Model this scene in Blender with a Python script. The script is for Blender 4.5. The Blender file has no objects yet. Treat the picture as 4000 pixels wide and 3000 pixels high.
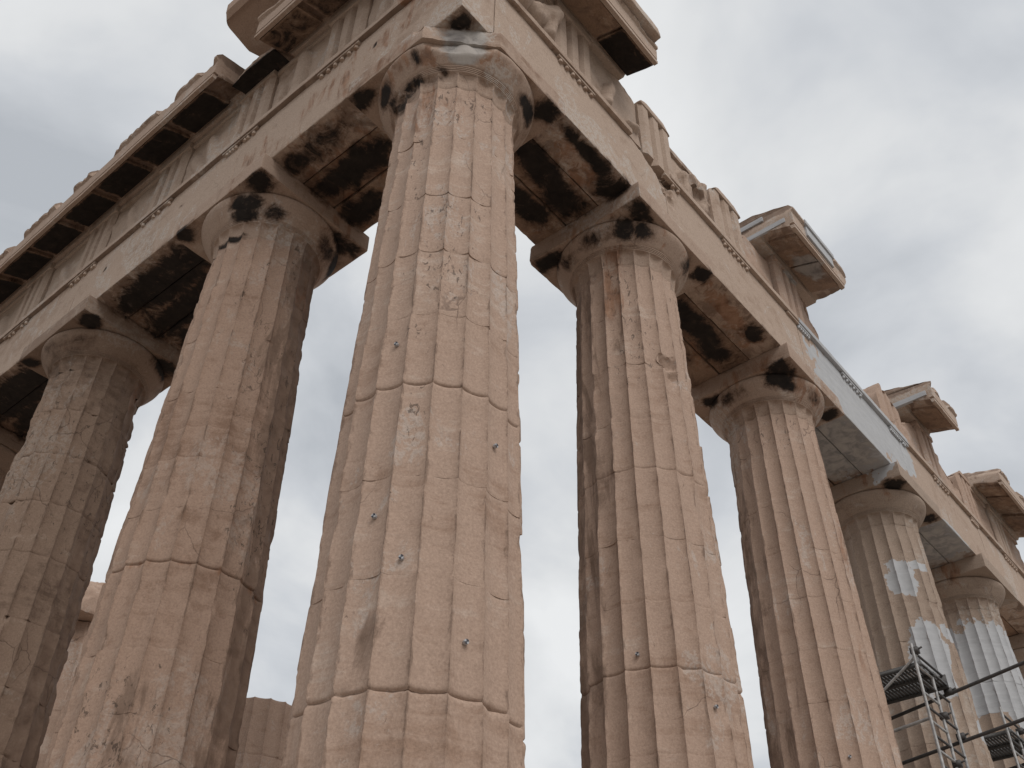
import bpy, math
import numpy as np
from mathutils import Matrix, Vector
from mathutils.geometry import tessellate_polygon

# ------------------------------------------------------------------ camera, light, exposure
S = bpy.context.scene
C = S.collection
rad = math.radians

cam = bpy.data.objects.new('camera', bpy.data.cameras.new('camera'))
C.objects.link(cam)
cam.data.sensor_width = 36.0
cam.data.lens = 35.516
cam.data.clip_start = 0.1
cam.data.clip_end = 12000
_r = (0.64273345, -0.76602059, 0.01030402)
_u = (-0.50175712, -0.41076190, 0.76125847)
_f = (0.57890716, 0.49445640, 0.64836670)
cam.matrix_world = Matrix(((_r[0], _u[0], -_f[0], -5.24097),
                           (_r[1], _u[1], -_f[1], -5.47057),
                           (_r[2], _u[2], -_f[2], -0.93989),
                           (0, 0, 0, 1)))
S.camera = cam

SUN_EL, SUN_AZ = rad(48), rad(250)            # overcast: a soft sun behind the camera
sun = bpy.data.lights.new('sun', 'SUN')
sun.energy = 1.3
sun.angle = rad(38)
sun.color = (1.0, 0.965, 0.92)
so = bpy.data.objects.new('sun', sun)
C.objects.link(so)
sd = Vector((math.cos(SUN_EL) * math.cos(SUN_AZ), math.cos(SUN_EL) * math.sin(SUN_AZ), math.sin(SUN_EL)))
so.location = sd * 60
so.rotation_euler = sd.to_track_quat('Z', 'Y').to_euler()

W = bpy.data.worlds.new('World')
S.world = W
W.use_nodes = True
nt = W.node_tree
nt.nodes.clear()


def N(tree, typ, **kw):
    n = tree.nodes.new(typ)
    for k, v in kw.items():
        if k == 'ins':
            for a, b in v.items():
                n.inputs[a].default_value = b
        else:
            setattr(n, k, v)
    return n


def L(tree, a, b):
    tree.links.new(a, b)


def ramp(tree, src, stops, interp='LINEAR'):
    r = N(tree, 'ShaderNodeValToRGB')
    r.color_ramp.interpolation = interp
    while len(r.color_ramp.elements) < len(stops):
        r.color_ramp.elements.new(0.5)
    for e, (p, c) in zip(r.color_ramp.elements, stops):
        e.position = p
        e.color = c if len(c) == 4 else (*c, 1)
    L(tree, src, r.inputs['Fac'])
    return r.outputs['Color']


sky = N(nt, 'ShaderNodeTexSky', sky_type='NISHITA', sun_disc=False)
sky.sun_elevation = SUN_EL
sky.sun_rotation = math.pi / 2 - SUN_AZ
tc = N(nt, 'ShaderNodeTexCoord')
sep = N(nt, 'ShaderNodeSeparateXYZ')
L(nt, tc.outputs['Generated'], sep.inputs[0])
zc = N(nt, 'ShaderNodeMath', operation='MAXIMUM', ins={1: 0.0})
L(nt, sep.outputs['Z'], zc.inputs[0])
zo = N(nt, 'ShaderNodeMath', operation='ADD', ins={1: 0.35})
L(nt, zc.outputs[0], zo.inputs[0])
dx = N(nt, 'ShaderNodeMath', operation='DIVIDE')
dy = N(nt, 'ShaderNodeMath', operation='DIVIDE')
L(nt, sep.outputs['X'], dx.inputs[0]); L(nt, zo.outputs[0], dx.inputs[1])
L(nt, sep.outputs['Y'], dy.inputs[0]); L(nt, zo.outputs[0], dy.inputs[1])
cmb = N(nt, 'ShaderNodeCombineXYZ', ins={'Z': 7.3})
L(nt, dx.outputs[0], cmb.inputs['X']); L(nt, dy.outputs[0], cmb.inputs['Y'])
n1 = N(nt, 'ShaderNodeTexNoise', ins={'Scale': 2.3, 'Detail': 6.0, 'Roughness': 0.52, 'Distortion': 0.5})
L(nt, cmb.outputs[0], n1.inputs['Vector'])
n2 = N(nt, 'ShaderNodeTexNoise', ins={'Scale': 6.0, 'Detail': 5.0, 'Roughness': 0.5, 'Distortion': 0.3})
L(nt, cmb.outputs[0], n2.inputs['Vector'])
mx = N(nt, 'ShaderNodeMix', data_type='FLOAT', ins={'Factor': 0.25})
L(nt, n1.outputs['Fac'], mx.inputs[2]); L(nt, n2.outputs['Fac'], mx.inputs[3])
K = 5.6                                      # cloud radiance before the 0.1 background strength
cl = ramp(nt, mx.outputs[0], [(0.34, (0.61 * K, 0.642 * K, 0.685 * K)), (0.45, (0.80 * K, 0.828 * K, 0.865 * K)),
                              (0.53, (0.97 * K, 0.985 * K, 0.995 * K)), (0.64, (1.10 * K, 1.112 * K, 1.115 * K))])
mc = N(nt, 'ShaderNodeMix', data_type='RGBA', ins={'Factor': 0.95})
L(nt, sky.outputs[0], mc.inputs[6]); L(nt, cl, mc.inputs[7])
bg = N(nt, 'ShaderNodeBackground', ins={'Strength': 0.1})
L(nt, mc.outputs[2], bg.inputs['Color'])
wo = N(nt, 'ShaderNodeOutputWorld')
L(nt, bg.outputs[0], wo.inputs['Surface'])

S.view_settings.view_transform = 'Standard'
S.view_settings.look = 'None'
S.view_settings.exposure = 0.48
S.view_settings.gamma = 1.0
S.render.engine = 'CYCLES'
S.cycles.use_denoising = True
S.cycles.max_bounces = 6
S.cycles.diffuse_bounces = 4

# ------------------------------------------------------------------ numpy noise
M32 = np.uint32(0xffffffff)


def _hash(ix, iy, iz, seed):
    h = (ix.astype(np.uint32) * np.uint32(374761393) + iy.astype(np.uint32) * np.uint32(668265263)
         + iz.astype(np.uint32) * np.uint32(2147483647) + np.uint32((seed * 974711 + 12345) & 0xffffffff))
    h = (h ^ (h >> np.uint32(13))) * np.uint32(1274126177)
    h = (h ^ (h >> np.uint32(16))) * np.uint32(2246822519)
    h = h ^ (h >> np.uint32(15))
    return h.astype(np.float64) / 4294967295.0


def vn(P, scale=1.0, seed=0):
    """value noise, -1..1"""
    Q = P * scale
    I = np.floor(Q).astype(np.int64)
    F = Q - I
    U = F * F * (3 - 2 * F)
    o = 0
    for a in (0, 1):
        wx = U[:, 0] if a else 1 - U[:, 0]
        for b in (0, 1):
            wy = U[:, 1] if b else 1 - U[:, 1]
            for c in (0, 1):
                wz = U[:, 2] if c else 1 - U[:, 2]
                o = o + wx * wy * wz * _hash(I[:, 0] + a, I[:, 1] + b, I[:, 2] + c, seed)
    return o * 2 - 1


def fb(P, scale=1.0, seed=0, octv=3):
    o = 0
    a = 0.55
    for i in range(octv):
        o = o + a * vn(P, scale * 2.03 ** i, seed + 17 * i)
        a *= 0.5
    return o


# ------------------------------------------------------------------ stains, greys and painted shade of the stone (world places, metres)
# (centre, half sizes, strength)
SOOT_SHADE = [
    # north side, first bay soffit
    ((1.95, -0.73, 10.43), (0.78, 0.12, 0.1)), ((2.5, -0.62, 10.43), (0.30, 0.22, 0.1)),
    ((1.98, 0.0, 10.43), (0.68, 0.22, 0.1)), ((2.3, 0.05, 10.43), (0.42, 0.28, 0.1)), ((1.45, -0.10, 10.43), (0.45, 0.20, 0.1)),
    ((2.02, 0.52, 10.43), (0.50, 0.17, 0.1)),
    # second bay soffit
    ((5.65, -0.02, 10.43), (1.05, 0.24, 0.1)), ((6.35, 0.02, 10.43), (0.55, 0.27, 0.1)), ((4.75, -0.68, 10.43), (0.22, 0.12, 0.1)),
    ((6.42, -0.66, 10.43), (0.24, 0.15, 0.1)), ((5.5, 0.55, 10.43), (0.8, 0.2, 0.1)),
    # east side soffits
    ((-0.02, 1.95, 10.43), (0.30, 0.85, 0.1)), ((-0.60, 2.1, 10.43), (0.22, 0.85, 0.1), 0.78), ((0.55, 2.35, 10.43), (0.22, 0.45, 0.1)),
    ((-0.40, 5.8, 10.43), (0.40, 1.35, 0.1)), ((0.15, 5.8, 10.43), (0.36, 1.35, 0.1)), ((0.62, 6.2, 10.43), (0.2, 0.7, 0.1)),
    ((-0.40, 10.1, 10.43), (0.42, 1.45, 0.1)), ((0.15, 10.1, 10.43), (0.40, 1.45, 0.1)),
    ((-0.40, 14.4, 10.43), (0.42, 1.45, 0.1)),
    # corner, behind the broken abacus
    ((-0.69, -0.68, 10.43), (0.14, 0.14, 0.08)),
    # abacus undersides
    ((-0.72, 0.25, 9.6), (0.16, 0.25, 0.12), 0.75), ((-0.70, -0.2, 9.62), (0.14, 0.14, 0.09), 0.6), ((-0.74, 0.5, 9.75), (0.2, 0.25, 0.12), 0.8),
    ((-0.85, 2.90, 10.11), (0.22, 0.22, 0.05)), ((-0.90, 4.42, 10.11), (0.16, 0.22, 0.09)), ((0.66, 2.86, 10.11), (0.26, 0.17, 0.1)),
    ((0.80, 3.15, 10.0), (0.16, 0.3, 0.12)),
    ((2.88, -0.80, 10.11), (0.26, 0.17, 0.05)), ((3.1, -0.9, 10.11), (0.28, 0.07, 0.05)), ((2.84, 0.72, 10.08), (0.17, 0.26, 0.1)),
    ((4.50, -0.86, 10.11), (0.16, 0.16, 0.08)),
    ((7.16, -0.74, 10.11), (0.28, 0.24, 0.07)), ((8.76, -0.80, 10.11), (0.14, 0.17, 0.07)), ((7.15, 0.6, 10.08), (0.16, 0.16, 0.1)),
    ((-0.84, 0.84, 10.11), (0.16, 0.22, 0.07)), ((0.80, -0.85, 10.11), (0.20, 0.17, 0.09)), ((0.55, -0.78, 9.92), (0.30, 0.16, 0.11)),
    ((-0.78, 0.55, 9.92), (0.16, 0.25, 0.10)),
    ((11.5, -0.78, 10.11), (0.22, 0.2, 0.05)), ((13.0, -0.80, 10.11), (0.17, 0.17, 0.07)),
    ((-0.80, 7.10, 10.11), (0.2, 0.24, 0.06)), ((0.62, 7.2, 10.08), (0.26, 0.24, 0.12)), ((-0.86, 8.75, 10.11), (0.16, 0.16, 0.08)),
    # small sockets in the left beams, shade inside them put in as colour
    ((-0.88, 0.77, 11.25), (0.04, 0.05, 0.06)), ((-0.88, 2.83, 11.25), (0.04, 0.05, 0.06)), ((-0.88, 4.96, 11.24), (0.04, 0.05, 0.06)), ((-0.88, 7.08, 11.2), (0.04, 0.05, 0.06)), ((-0.88, 1.24, 11.30), (0.04, 0.05, 0.22)),
    # hollow shade of the corner neck, left, put in as dark colour
    ((-0.77, -0.02, 9.66), (0.12, 0.14, 0.10), 0.85), ((-0.70, -0.40, 9.70), (0.12, 0.10, 0.07), 0.7), ((-0.90, -0.18, 9.97), (0.08, 0.07, 0.18), 0.8),
    # echinus patches
    ((-0.80, 3.22, 9.97), (0.20, 0.22, 0.15)), ((-0.74, 3.25, 9.82), (0.16, 0.22, 0.09)), ((-0.45, 2.98, 9.85), (0.2, 0.2, 0.10), 0.7), ((0.5, 2.95, 9.9), (0.3, 0.25, 0.14), 0.75), ((-0.70, 3.55, 9.52), (0.2, 0.3, 0.06), 0.9),
    ((2.93, -0.54, 9.98), (0.20, 0.18, 0.16)), ((3.14, -0.74, 9.97), (0.20, 0.16, 0.15)), ((2.80, -0.1, 9.95), (0.12, 0.22, 0.14), 0.65), ((2.9, 0.35, 9.98), (0.16, 0.22, 0.14), 0.85), ((4.1, -0.82, 9.95), (0.25, 0.15, 0.15), 0.6),
    ((7.24, -0.60, 10.04), (0.26, 0.22, 0.17)), ((7.36, -0.66, 9.92), (0.16, 0.16, 0.08)), ((7.12, 0.2, 9.95), (0.14, 0.3, 0.14), 0.65), ((7.9, -0.85, 9.93), (0.2, 0.12, 0.10), 0.55), ((-0.80, 7.3, 9.9), (0.25, 0.4, 0.10), 0.7),
]
ASH = [((-0.66, -0.72, 10.22), (0.30, 0.30, 0.22)), ((-0.62, -0.68, 10.02), (0.28, 0.28, 0.14)), ((-0.55, -0.60, 9.9), (0.2, 0.2, 0.1)), ((8.1, -1.2, 12.95), (0.45, 0.4, 0.12)), ((10.0, -0.1, 10.44), (1.6, 1.2, 0.04), 0.85), ((14.4, -0.1, 10.44), (1.6, 1.2, 0.04), 0.8)]  # last two entries grey the undersides of the white marble beams
DIRT = [((-0.6, 3.05, 2.6), (0.45, 0.4, 0.7), 0.55), ((-0.80, -0.40, 2.3), (0.25, 0.3, 0.35), 0.5), ((-0.8, -0.35, 2.9), (0.2, 0.3, 0.2), 0.45), ((-0.75, -0.2, 9.0), (0.25, 0.35, 0.6), 0.5),
        ((-0.6, -0.5, 9.3), (0.4, 0.4, 0.2), 0.42), ((0.2, 2.8, 5.5), (0.5, 0.3, 2.0), 0.45), ((3.0, -0.3, 8.6), (0.3, 0.5, 0.9), 0.5)]
FLECK = [
    ((-0.74, -0.44, 5.45), (0.14, 0.14, 0.12)), ((-0.78, -0.40, 3.56), (0.13, 0.10, 0.06)), ((-0.82, -0.26, 6.4), (0.10, 0.10, 0.55)),
    ((-0.76, -0.24, 7.6), (0.10, 0.10, 0.6)), ((-0.74, -0.22, 8.3), (0.12, 0.12, 0.55)), ((-0.6, -0.42, 9.1), (0.25, 0.25, 0.4)),
    ((-0.3, -0.66, 9.2), (0.3, 0.2, 0.3)), ((-0.7, -0.5, 4.5), (0.12, 0.12, 0.5)), ((-0.6, -0.6, 6.3), (0.4, 0.4, 0.5)), ((-0.5, -0.6, 7.2), (0.4, 0.4, 0.4)),
    ((3.05, -0.32, 9.2), (0.2, 0.3, 0.5)), ((3.2, -0.55, 9.3), (0.3, 0.2, 0.3)), ((4.0, -0.7, 9.3), (0.3, 0.3, 0.3)), ((3.1, -0.4, 8.0), (0.2, 0.3, 1.0)),
    ((-0.55, 3.1, 8.6), (0.12, 0.15, 0.7)), ((-0.35, 2.95, 8.9), (0.12, 0.12, 0.6)), ((0.1, 2.9, 9.1), (0.2, 0.2, 0.6)), ((-0.3, 2.9, 7.3), (0.2, 0.2, 1.0)),
    ((0.3, 2.9, 6.0), (0.5, 0.3, 2.0)), ((-0.6, 3.2, 2.7), (0.5, 0.5, 0.6)), ((0, 7.95, 7.5), (1.0, 1.0, 2.0)), ((7.4, -0.4, 9.0), (0.3, 0.4, 0.5)),
]
RUST = [
    ((2.0, -0.55, 10.43), (0.8, 0.30, 0.1), 0.8), ((5.7, -0.62, 10.43), (1.0, 0.16, 0.1), 1.0), ((6.3, -0.5, 10.43), (0.5, 0.3, 0.1), 0.7),
    ((2.1, 0.3, 10.43), (0.9, 0.55, 0.1), 0.6), ((5.8, 0.3, 10.43), (1.3, 0.5, 0.1), 0.5),
    ((11.1, -0.35, 10.43), (0.50, 0.45, 0.1), 0.9),
    ((0.0, 2.0, 10.43), (0.85, 1.0, 0.1), 0.75), ((0, 5.8, 10.43), (0.85, 1.4, 0.1), 0.6),
    ((-0.88, 0.12, 10.0), (0.25, 0.35, 0.16), 0.9), ((-0.80, 0.45, 9.95), (0.2, 0.25, 0.16), 0.9), ((-0.86, -0.30, 9.9), (0.2, 0.1, 0.25), 0.9),
    ((-0.99, 0.1, 10.25), (0.08, 0.5, 0.2), 0.8), ((-0.95, 0.6, 10.62), (0.12, 0.75, 0.16), 0.85), ((-0.93, 0.4, 11.25), (0.1, 0.8, 0.4), 0.7),
    ((-0.93, 1.6, 11.2), (0.1, 1.0, 0.5), 0.75), ((-0.93, 2.9, 10.8), (0.1, 0.9, 0.5), 0.6), ((-0.93, 0.0, 11.7), (0.1, 0.5, 0.4), 0.8),
    ((-0.35, -0.9, 9.95), (0.2, 0.14, 0.2), 0.75), ((-0.12, -0.95, 9.85), (0.12, 0.12, 0.16), 0.8), ((-0.6, -0.45, 9.2), (0.18, 0.25, 0.6), 0.6),
    ((-0.68, -0.2, 9.1), (0.2, 0.25, 0.6), 0.7), ((-0.95, 3.3, 9.98), (0.25, 0.5, 0.2), 0.55), ((0.3, 2.75, 10.2), (0.6, 0.2, 0.25), 0.6),
    ((3.0, -0.3, 9.1), (0.14, 0.25, 0.7), 0.9), ((3.3, -0.7, 9.95), (0.6, 0.3, 0.2), 0.5), ((4.1, -0.8, 9.95), (0.4, 0.3, 0.2), 0.6),
    ((7.8, -0.7, 10.0), (0.7, 0.4, 0.3), 0.75), ((6.97, -0.2, 10.2), (0.1, 0.8, 0.2), 0.6), ((2.67, 0, 10.2), (0.1, 0.9, 0.2), 0.5),
    ((0.8, 4.0, 8.0), (0.4, 0.7, 1.6), 0.5), ((0.5, 3.0, 9.0), (0.4, 0.3, 0.8), 0.6), ((0.6, 7.3, 9.3), (0.5, 0.5, 0.8), 0.5),
    ((7.7, -0.8, 7.0), (0.6, 0.25, 2.0), 0.35), ((0.0, 3.66, 4.36), (1.2, 1.2, 0.06), 0.7),
    ((11.5, 0.2, 10.2), (0.5, 1.0, 0.35), 0.6), ((15.6, 0.2, 10.2), (0.5, 1.0, 0.35), 0.6),
]
NEWM = [
    # restored lengths of white marble
    ((10.1, -0.6, 11.1), (2.05, 0.45, 0.95)), ((11.9, -0.9, 11.3), (0.9, 0.25, 0.55)), ((10.0, -0.1, 10.45), (1.0, 1.4, 0.06)),
    ((14.4, -0.1, 10.45), (0.9, 1.4, 0.06)),
    ((11.50, -0.55, 8.35), (0.34, 0.42, 0.42)), ((11.9, -0.8, 8.62), (0.30, 0.3, 0.10)), ((11.62, -0.70, 6.75), (0.42, 0.5, 0.75)), ((12.25, -0.9, 7.35), (0.25, 0.3, 0.16)),
    ((16.53, 0, 8.2), (1.1, 1.1, 1.05)), ((16.2, -0.8, 7.2), (0.5, 0.4, 0.5)), ((12.6, -0.9, 5.6), (0.35, 0.3, 0.25)),
]


def field(P, blobs, power=2.4):
    out = np.zeros(len(P))
    lo, hi = P.min(0), P.max(0)
    for b in blobs:
        c, r = np.array(b[0]), np.array(b[1])
        if np.any(c + r * 1.5 < lo) or np.any(c - r * 1.5 > hi):
            continue
        s = b[2] if len(b) > 2 else 1.0
        d = (np.abs((P - c) / r) ** power).sum(1) ** (1 / power)
        out = np.maximum(out, np.clip(1.5 - d, 0, 1) * s)
    return out


# ------------------------------------------------------------------ mesh helpers
def mkmesh(name, V, faces, loc, mat, parent=None, attrs=None, smooth=35.0, world=None):
    """V are world coordinates; the object sits at loc."""
    loc = np.array(loc, float)
    me = bpy.data.meshes.new(name)
    nv = len(V)
    me.vertices.add(nv)
    me.vertices.foreach_set('co', (V - loc).astype(np.float32).ravel())
    li = np.concatenate([np.asarray(f, np.int32).ravel() for f in faces if len(f)])
    tot = np.concatenate([np.full(len(f), np.asarray(f).shape[1], np.int32) for f in faces if len(f)])
    st = np.concatenate([[0], np.cumsum(tot)[:-1]]).astype(np.int32)
    me.loops.add(len(li))
    me.loops.foreach_set('vertex_index', li)
    me.polygons.add(len(tot))
    me.polygons.foreach_set('loop_start', st)
    me.polygons.foreach_set('loop_total', tot)
    me.polygons.foreach_set('use_smooth', np.ones(len(tot), bool))
    me.update(calc_edges=True)
    me.validate()
    if smooth is not None:
        me.set_sharp_from_angle(angle=rad(smooth))
    for k, a in (attrs or {}).items():
        if len(me.vertices) == nv:
            at = me.attributes.new(k, 'FLOAT', 'POINT')
            at.data.foreach_set('value', a.astype(np.float32))
    me.materials.append(mat)
    o = bpy.data.objects.new(name, me)
    C.objects.link(o)
    if parent is not None:
        o.parent = parent
        o.location = loc - (np.array(world) if world is not None else np.array(parent.location))
    else:
        o.location = loc
    return o


WLOC = {}


def part(name, V, faces, mat, parent, attrs=None, smooth=35.0):
    """a child mesh whose origin is its thing's origin"""
    root = WLOC[parent.name]
    o = mkmesh(name, V, faces, root, mat, None, attrs, smooth)
    o.location = (0, 0, 0)
    o.parent = parent
    WLOC[o.name] = root
    return o


def thing(name, label, cat, loc, group=None):
    o = bpy.data.objects.new(name, None)
    o.empty_display_size = 0.2
    C.objects.link(o)
    o.location = loc
    o['kind'] = 'thing'
    o['label'] = label
    o['category'] = cat
    if group:
        o['group'] = group
    WLOC[o.name] = np.array(loc, float)
    return o


def stone_attrs(P, soot_shade=0.0, grime_shade=None, extra=None, newm=None):
    Pw = P + np.stack([0.13 * fb(P, 3.2, 900 + k, 3) for k in range(3)], 1) * np.array([1, 1, 0.5])
    Pw[:, 2] = np.where(np.abs(P[:, 2] - 10.43) < 0.06, P[:, 2], Pw[:, 2])
    a = {'soot_shade': np.maximum(field(Pw, SOOT_SHADE), soot_shade), 'rust': field(P, RUST, 2.2)}
    a['fleck'] = field(P, FLECK)
    a['ash'] = field(P, ASH)
    a['newm'] = field(P, NEWM) if newm is None else np.full(len(P), float(newm))
    if grime_shade is not None:
        a['grime_shade'] = grime_shade
    dd = field(P, DIRT)
    if dd.any():
        a['grime_shade'] = np.maximum(a.get('grime_shade', 0), dd)
    if extra:
        a.update(extra)
    return a


def plane_cuts(P, cuts, seed=0):
    for k, (pt, n, amp, sc) in enumerate(cuts):
        n = np.array(n, float)
        n /= np.linalg.norm(n)
        s = (P - np.array(pt)) @ n + amp * fb(P, sc, seed + 31 * k, 4)
        P = P - np.maximum(0, s)[:, None] * n
    return P


def bites(P, bs, seed=0):
    for k, (c, R) in enumerate(bs):
        d = P - np.array(c)
        l = np.linalg.norm(d, axis=1) + 1e-9
        RR = R * (1 + 0.28 * fb(P, 5.0 / R * 0.5, seed + 7 * k, 3))
        m = l < RR
        P = np.where(m[:, None], np.array(c) + d / l[:, None] * RR[:, None], P)
    return P


def ticks(a, b, step, e=0.016):
    if b - a < 3 * e:
        return np.array([a, (a + b) / 2, b])
    n = max(1, int(round((b - a - 2 * e) / step)))
    return np.concatenate([[a], np.linspace(a + e, b - e, n + 1), [b]])


def block(lo, hi, step=0.05, wear=0.012, rough=0.004, seed=0, cuts=(), bite=(), post=None, e=0.016):
    """worn stone block: grid box, rounded chipped edges, rough faces"""
    lo, hi = np.array(lo, float), np.array(hi, float)
    T = [ticks(lo[i], hi[i], step, e) for i in range(3)]
    Vs, Fs, off = [], [], 0
    for ax in range(3):
        u, v = (ax + 1) % 3, (ax + 2) % 3
        for side in (0, 1):
            gu, gv = np.meshgrid(T[u], T[v], indexing='ij')
            P = np.zeros((gu.size, 3))
            P[:, ax] = hi[ax] if side else lo[ax]
            P[:, u] = gu.ravel()
            P[:, v] = gv.ravel()
            nu, nv = gu.shape
            I = np.arange(nu * nv).reshape(nu, nv)
            q = np.stack([I[:-1, :-1], I[1:, :-1], I[1:, 1:], I[:-1, 1:]], -1).reshape(-1, 4)
            if not side:
                q = q[:, ::-1]
            Vs.append(P)
            Fs.append(q + off)
            off += len(P)
    P = np.concatenate(Vs)
    F = np.concatenate(Fs)
    key = np.round(P * 20000).astype(np.int64)
    _, idx, inv = np.unique(key, axis=0, return_index=True, return_inverse=True)
    P = P[idx]
    F = inv.reshape(-1)[F]
    r = wear * (0.35 + 2.2 * np.clip(fb(P, 3.3, seed, 3) + 0.05, 0, 1) + 1.2 * np.clip(vn(P, 11.0, seed + 5), 0, 1))
    r = np.minimum(r, (hi - lo).min() * 0.45)[:, None]
    q = np.clip(P, lo + r, hi - r)
    d = P - q
    l = np.linalg.norm(d, axis=1, keepdims=True) + 1e-9
    P2 = q + d / l * np.minimum(l, r)
    nrm = d / l
    P2 = P2 + nrm * (rough * (fb(P, 2.2, seed + 3, 4) - 0.2))[:, None]
    P2 = plane_cuts(P2, cuts, seed)
    P2 = bites(P2, bite, seed)
    if post is not None:
        P2 = post(P2)
    return P2, [F]


def extrude(profile, s0, s1, mapf, step=0.06, sub=0.05, rough=0.004, seed=0, cuts=(), bite=(), flip=False, jag=None, cap=True):
    """profile: closed list of (o, z); extruded along s; mapf(s, o, z) -> world points"""
    pts = []
    n = len(profile)
    for i in range(n):
        a, b = np.array(profile[i]), np.array(profile[(i + 1) % n])
        k = max(1, int(np.linalg.norm(b - a) / sub))
        for j in range(k):
            pts.append(a + (b - a) * j / k)
    pts = np.array(pts)
    m = len(pts)
    T = ticks(s0, s1, step)
    ss = np.repeat(T, m)
    oo = np.tile(pts[:, 0], len(T))
    zz = np.tile(pts[:, 1], len(T))
    P = mapf(ss, oo, zz)
    I = np.arange(len(T) * m).reshape(len(T), m)
    J = np.roll(I, -1, axis=1)
    F = np.stack([I[:-1], J[:-1], J[1:], I[1:]], -1).reshape(-1, 4)
    faces = [F]
    if cap:
        tri = np.array(tessellate_polygon([[Vector((p[0], p[1], 0)) for p in pts]]), np.int32)
        faces.append(tri)
        faces.append(tri[:, ::-1] + (len(T) - 1) * m)
    if flip:
        faces = [f[:, ::-1] for f in faces]
    g = np.stack([fb(P, 2.5, seed + i * 50, 3) for i in range(3)], 1)
    P = P + rough * g
    if jag is not None:
        P = jag(P, ss, oo, zz)
    P = plane_cuts(P, cuts, seed)
    P = bites(P, bite, seed)
    return P, faces


def mapN(s, o, z):
    return np.stack([s, -o, z], -1)


def mapE(s, o, z):
    return np.stack([-o, s, z], -1)


def boxmap(side, s0, s1, o0, o1, z0, z1):
    """lo, hi world corners of a box given along/outward/height"""
    if side == 'N':
        return (s0, -o1, z0), (s1, -o0, z1)
    return (-o1, s0, z0), (-o0, s1, z1)


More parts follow.
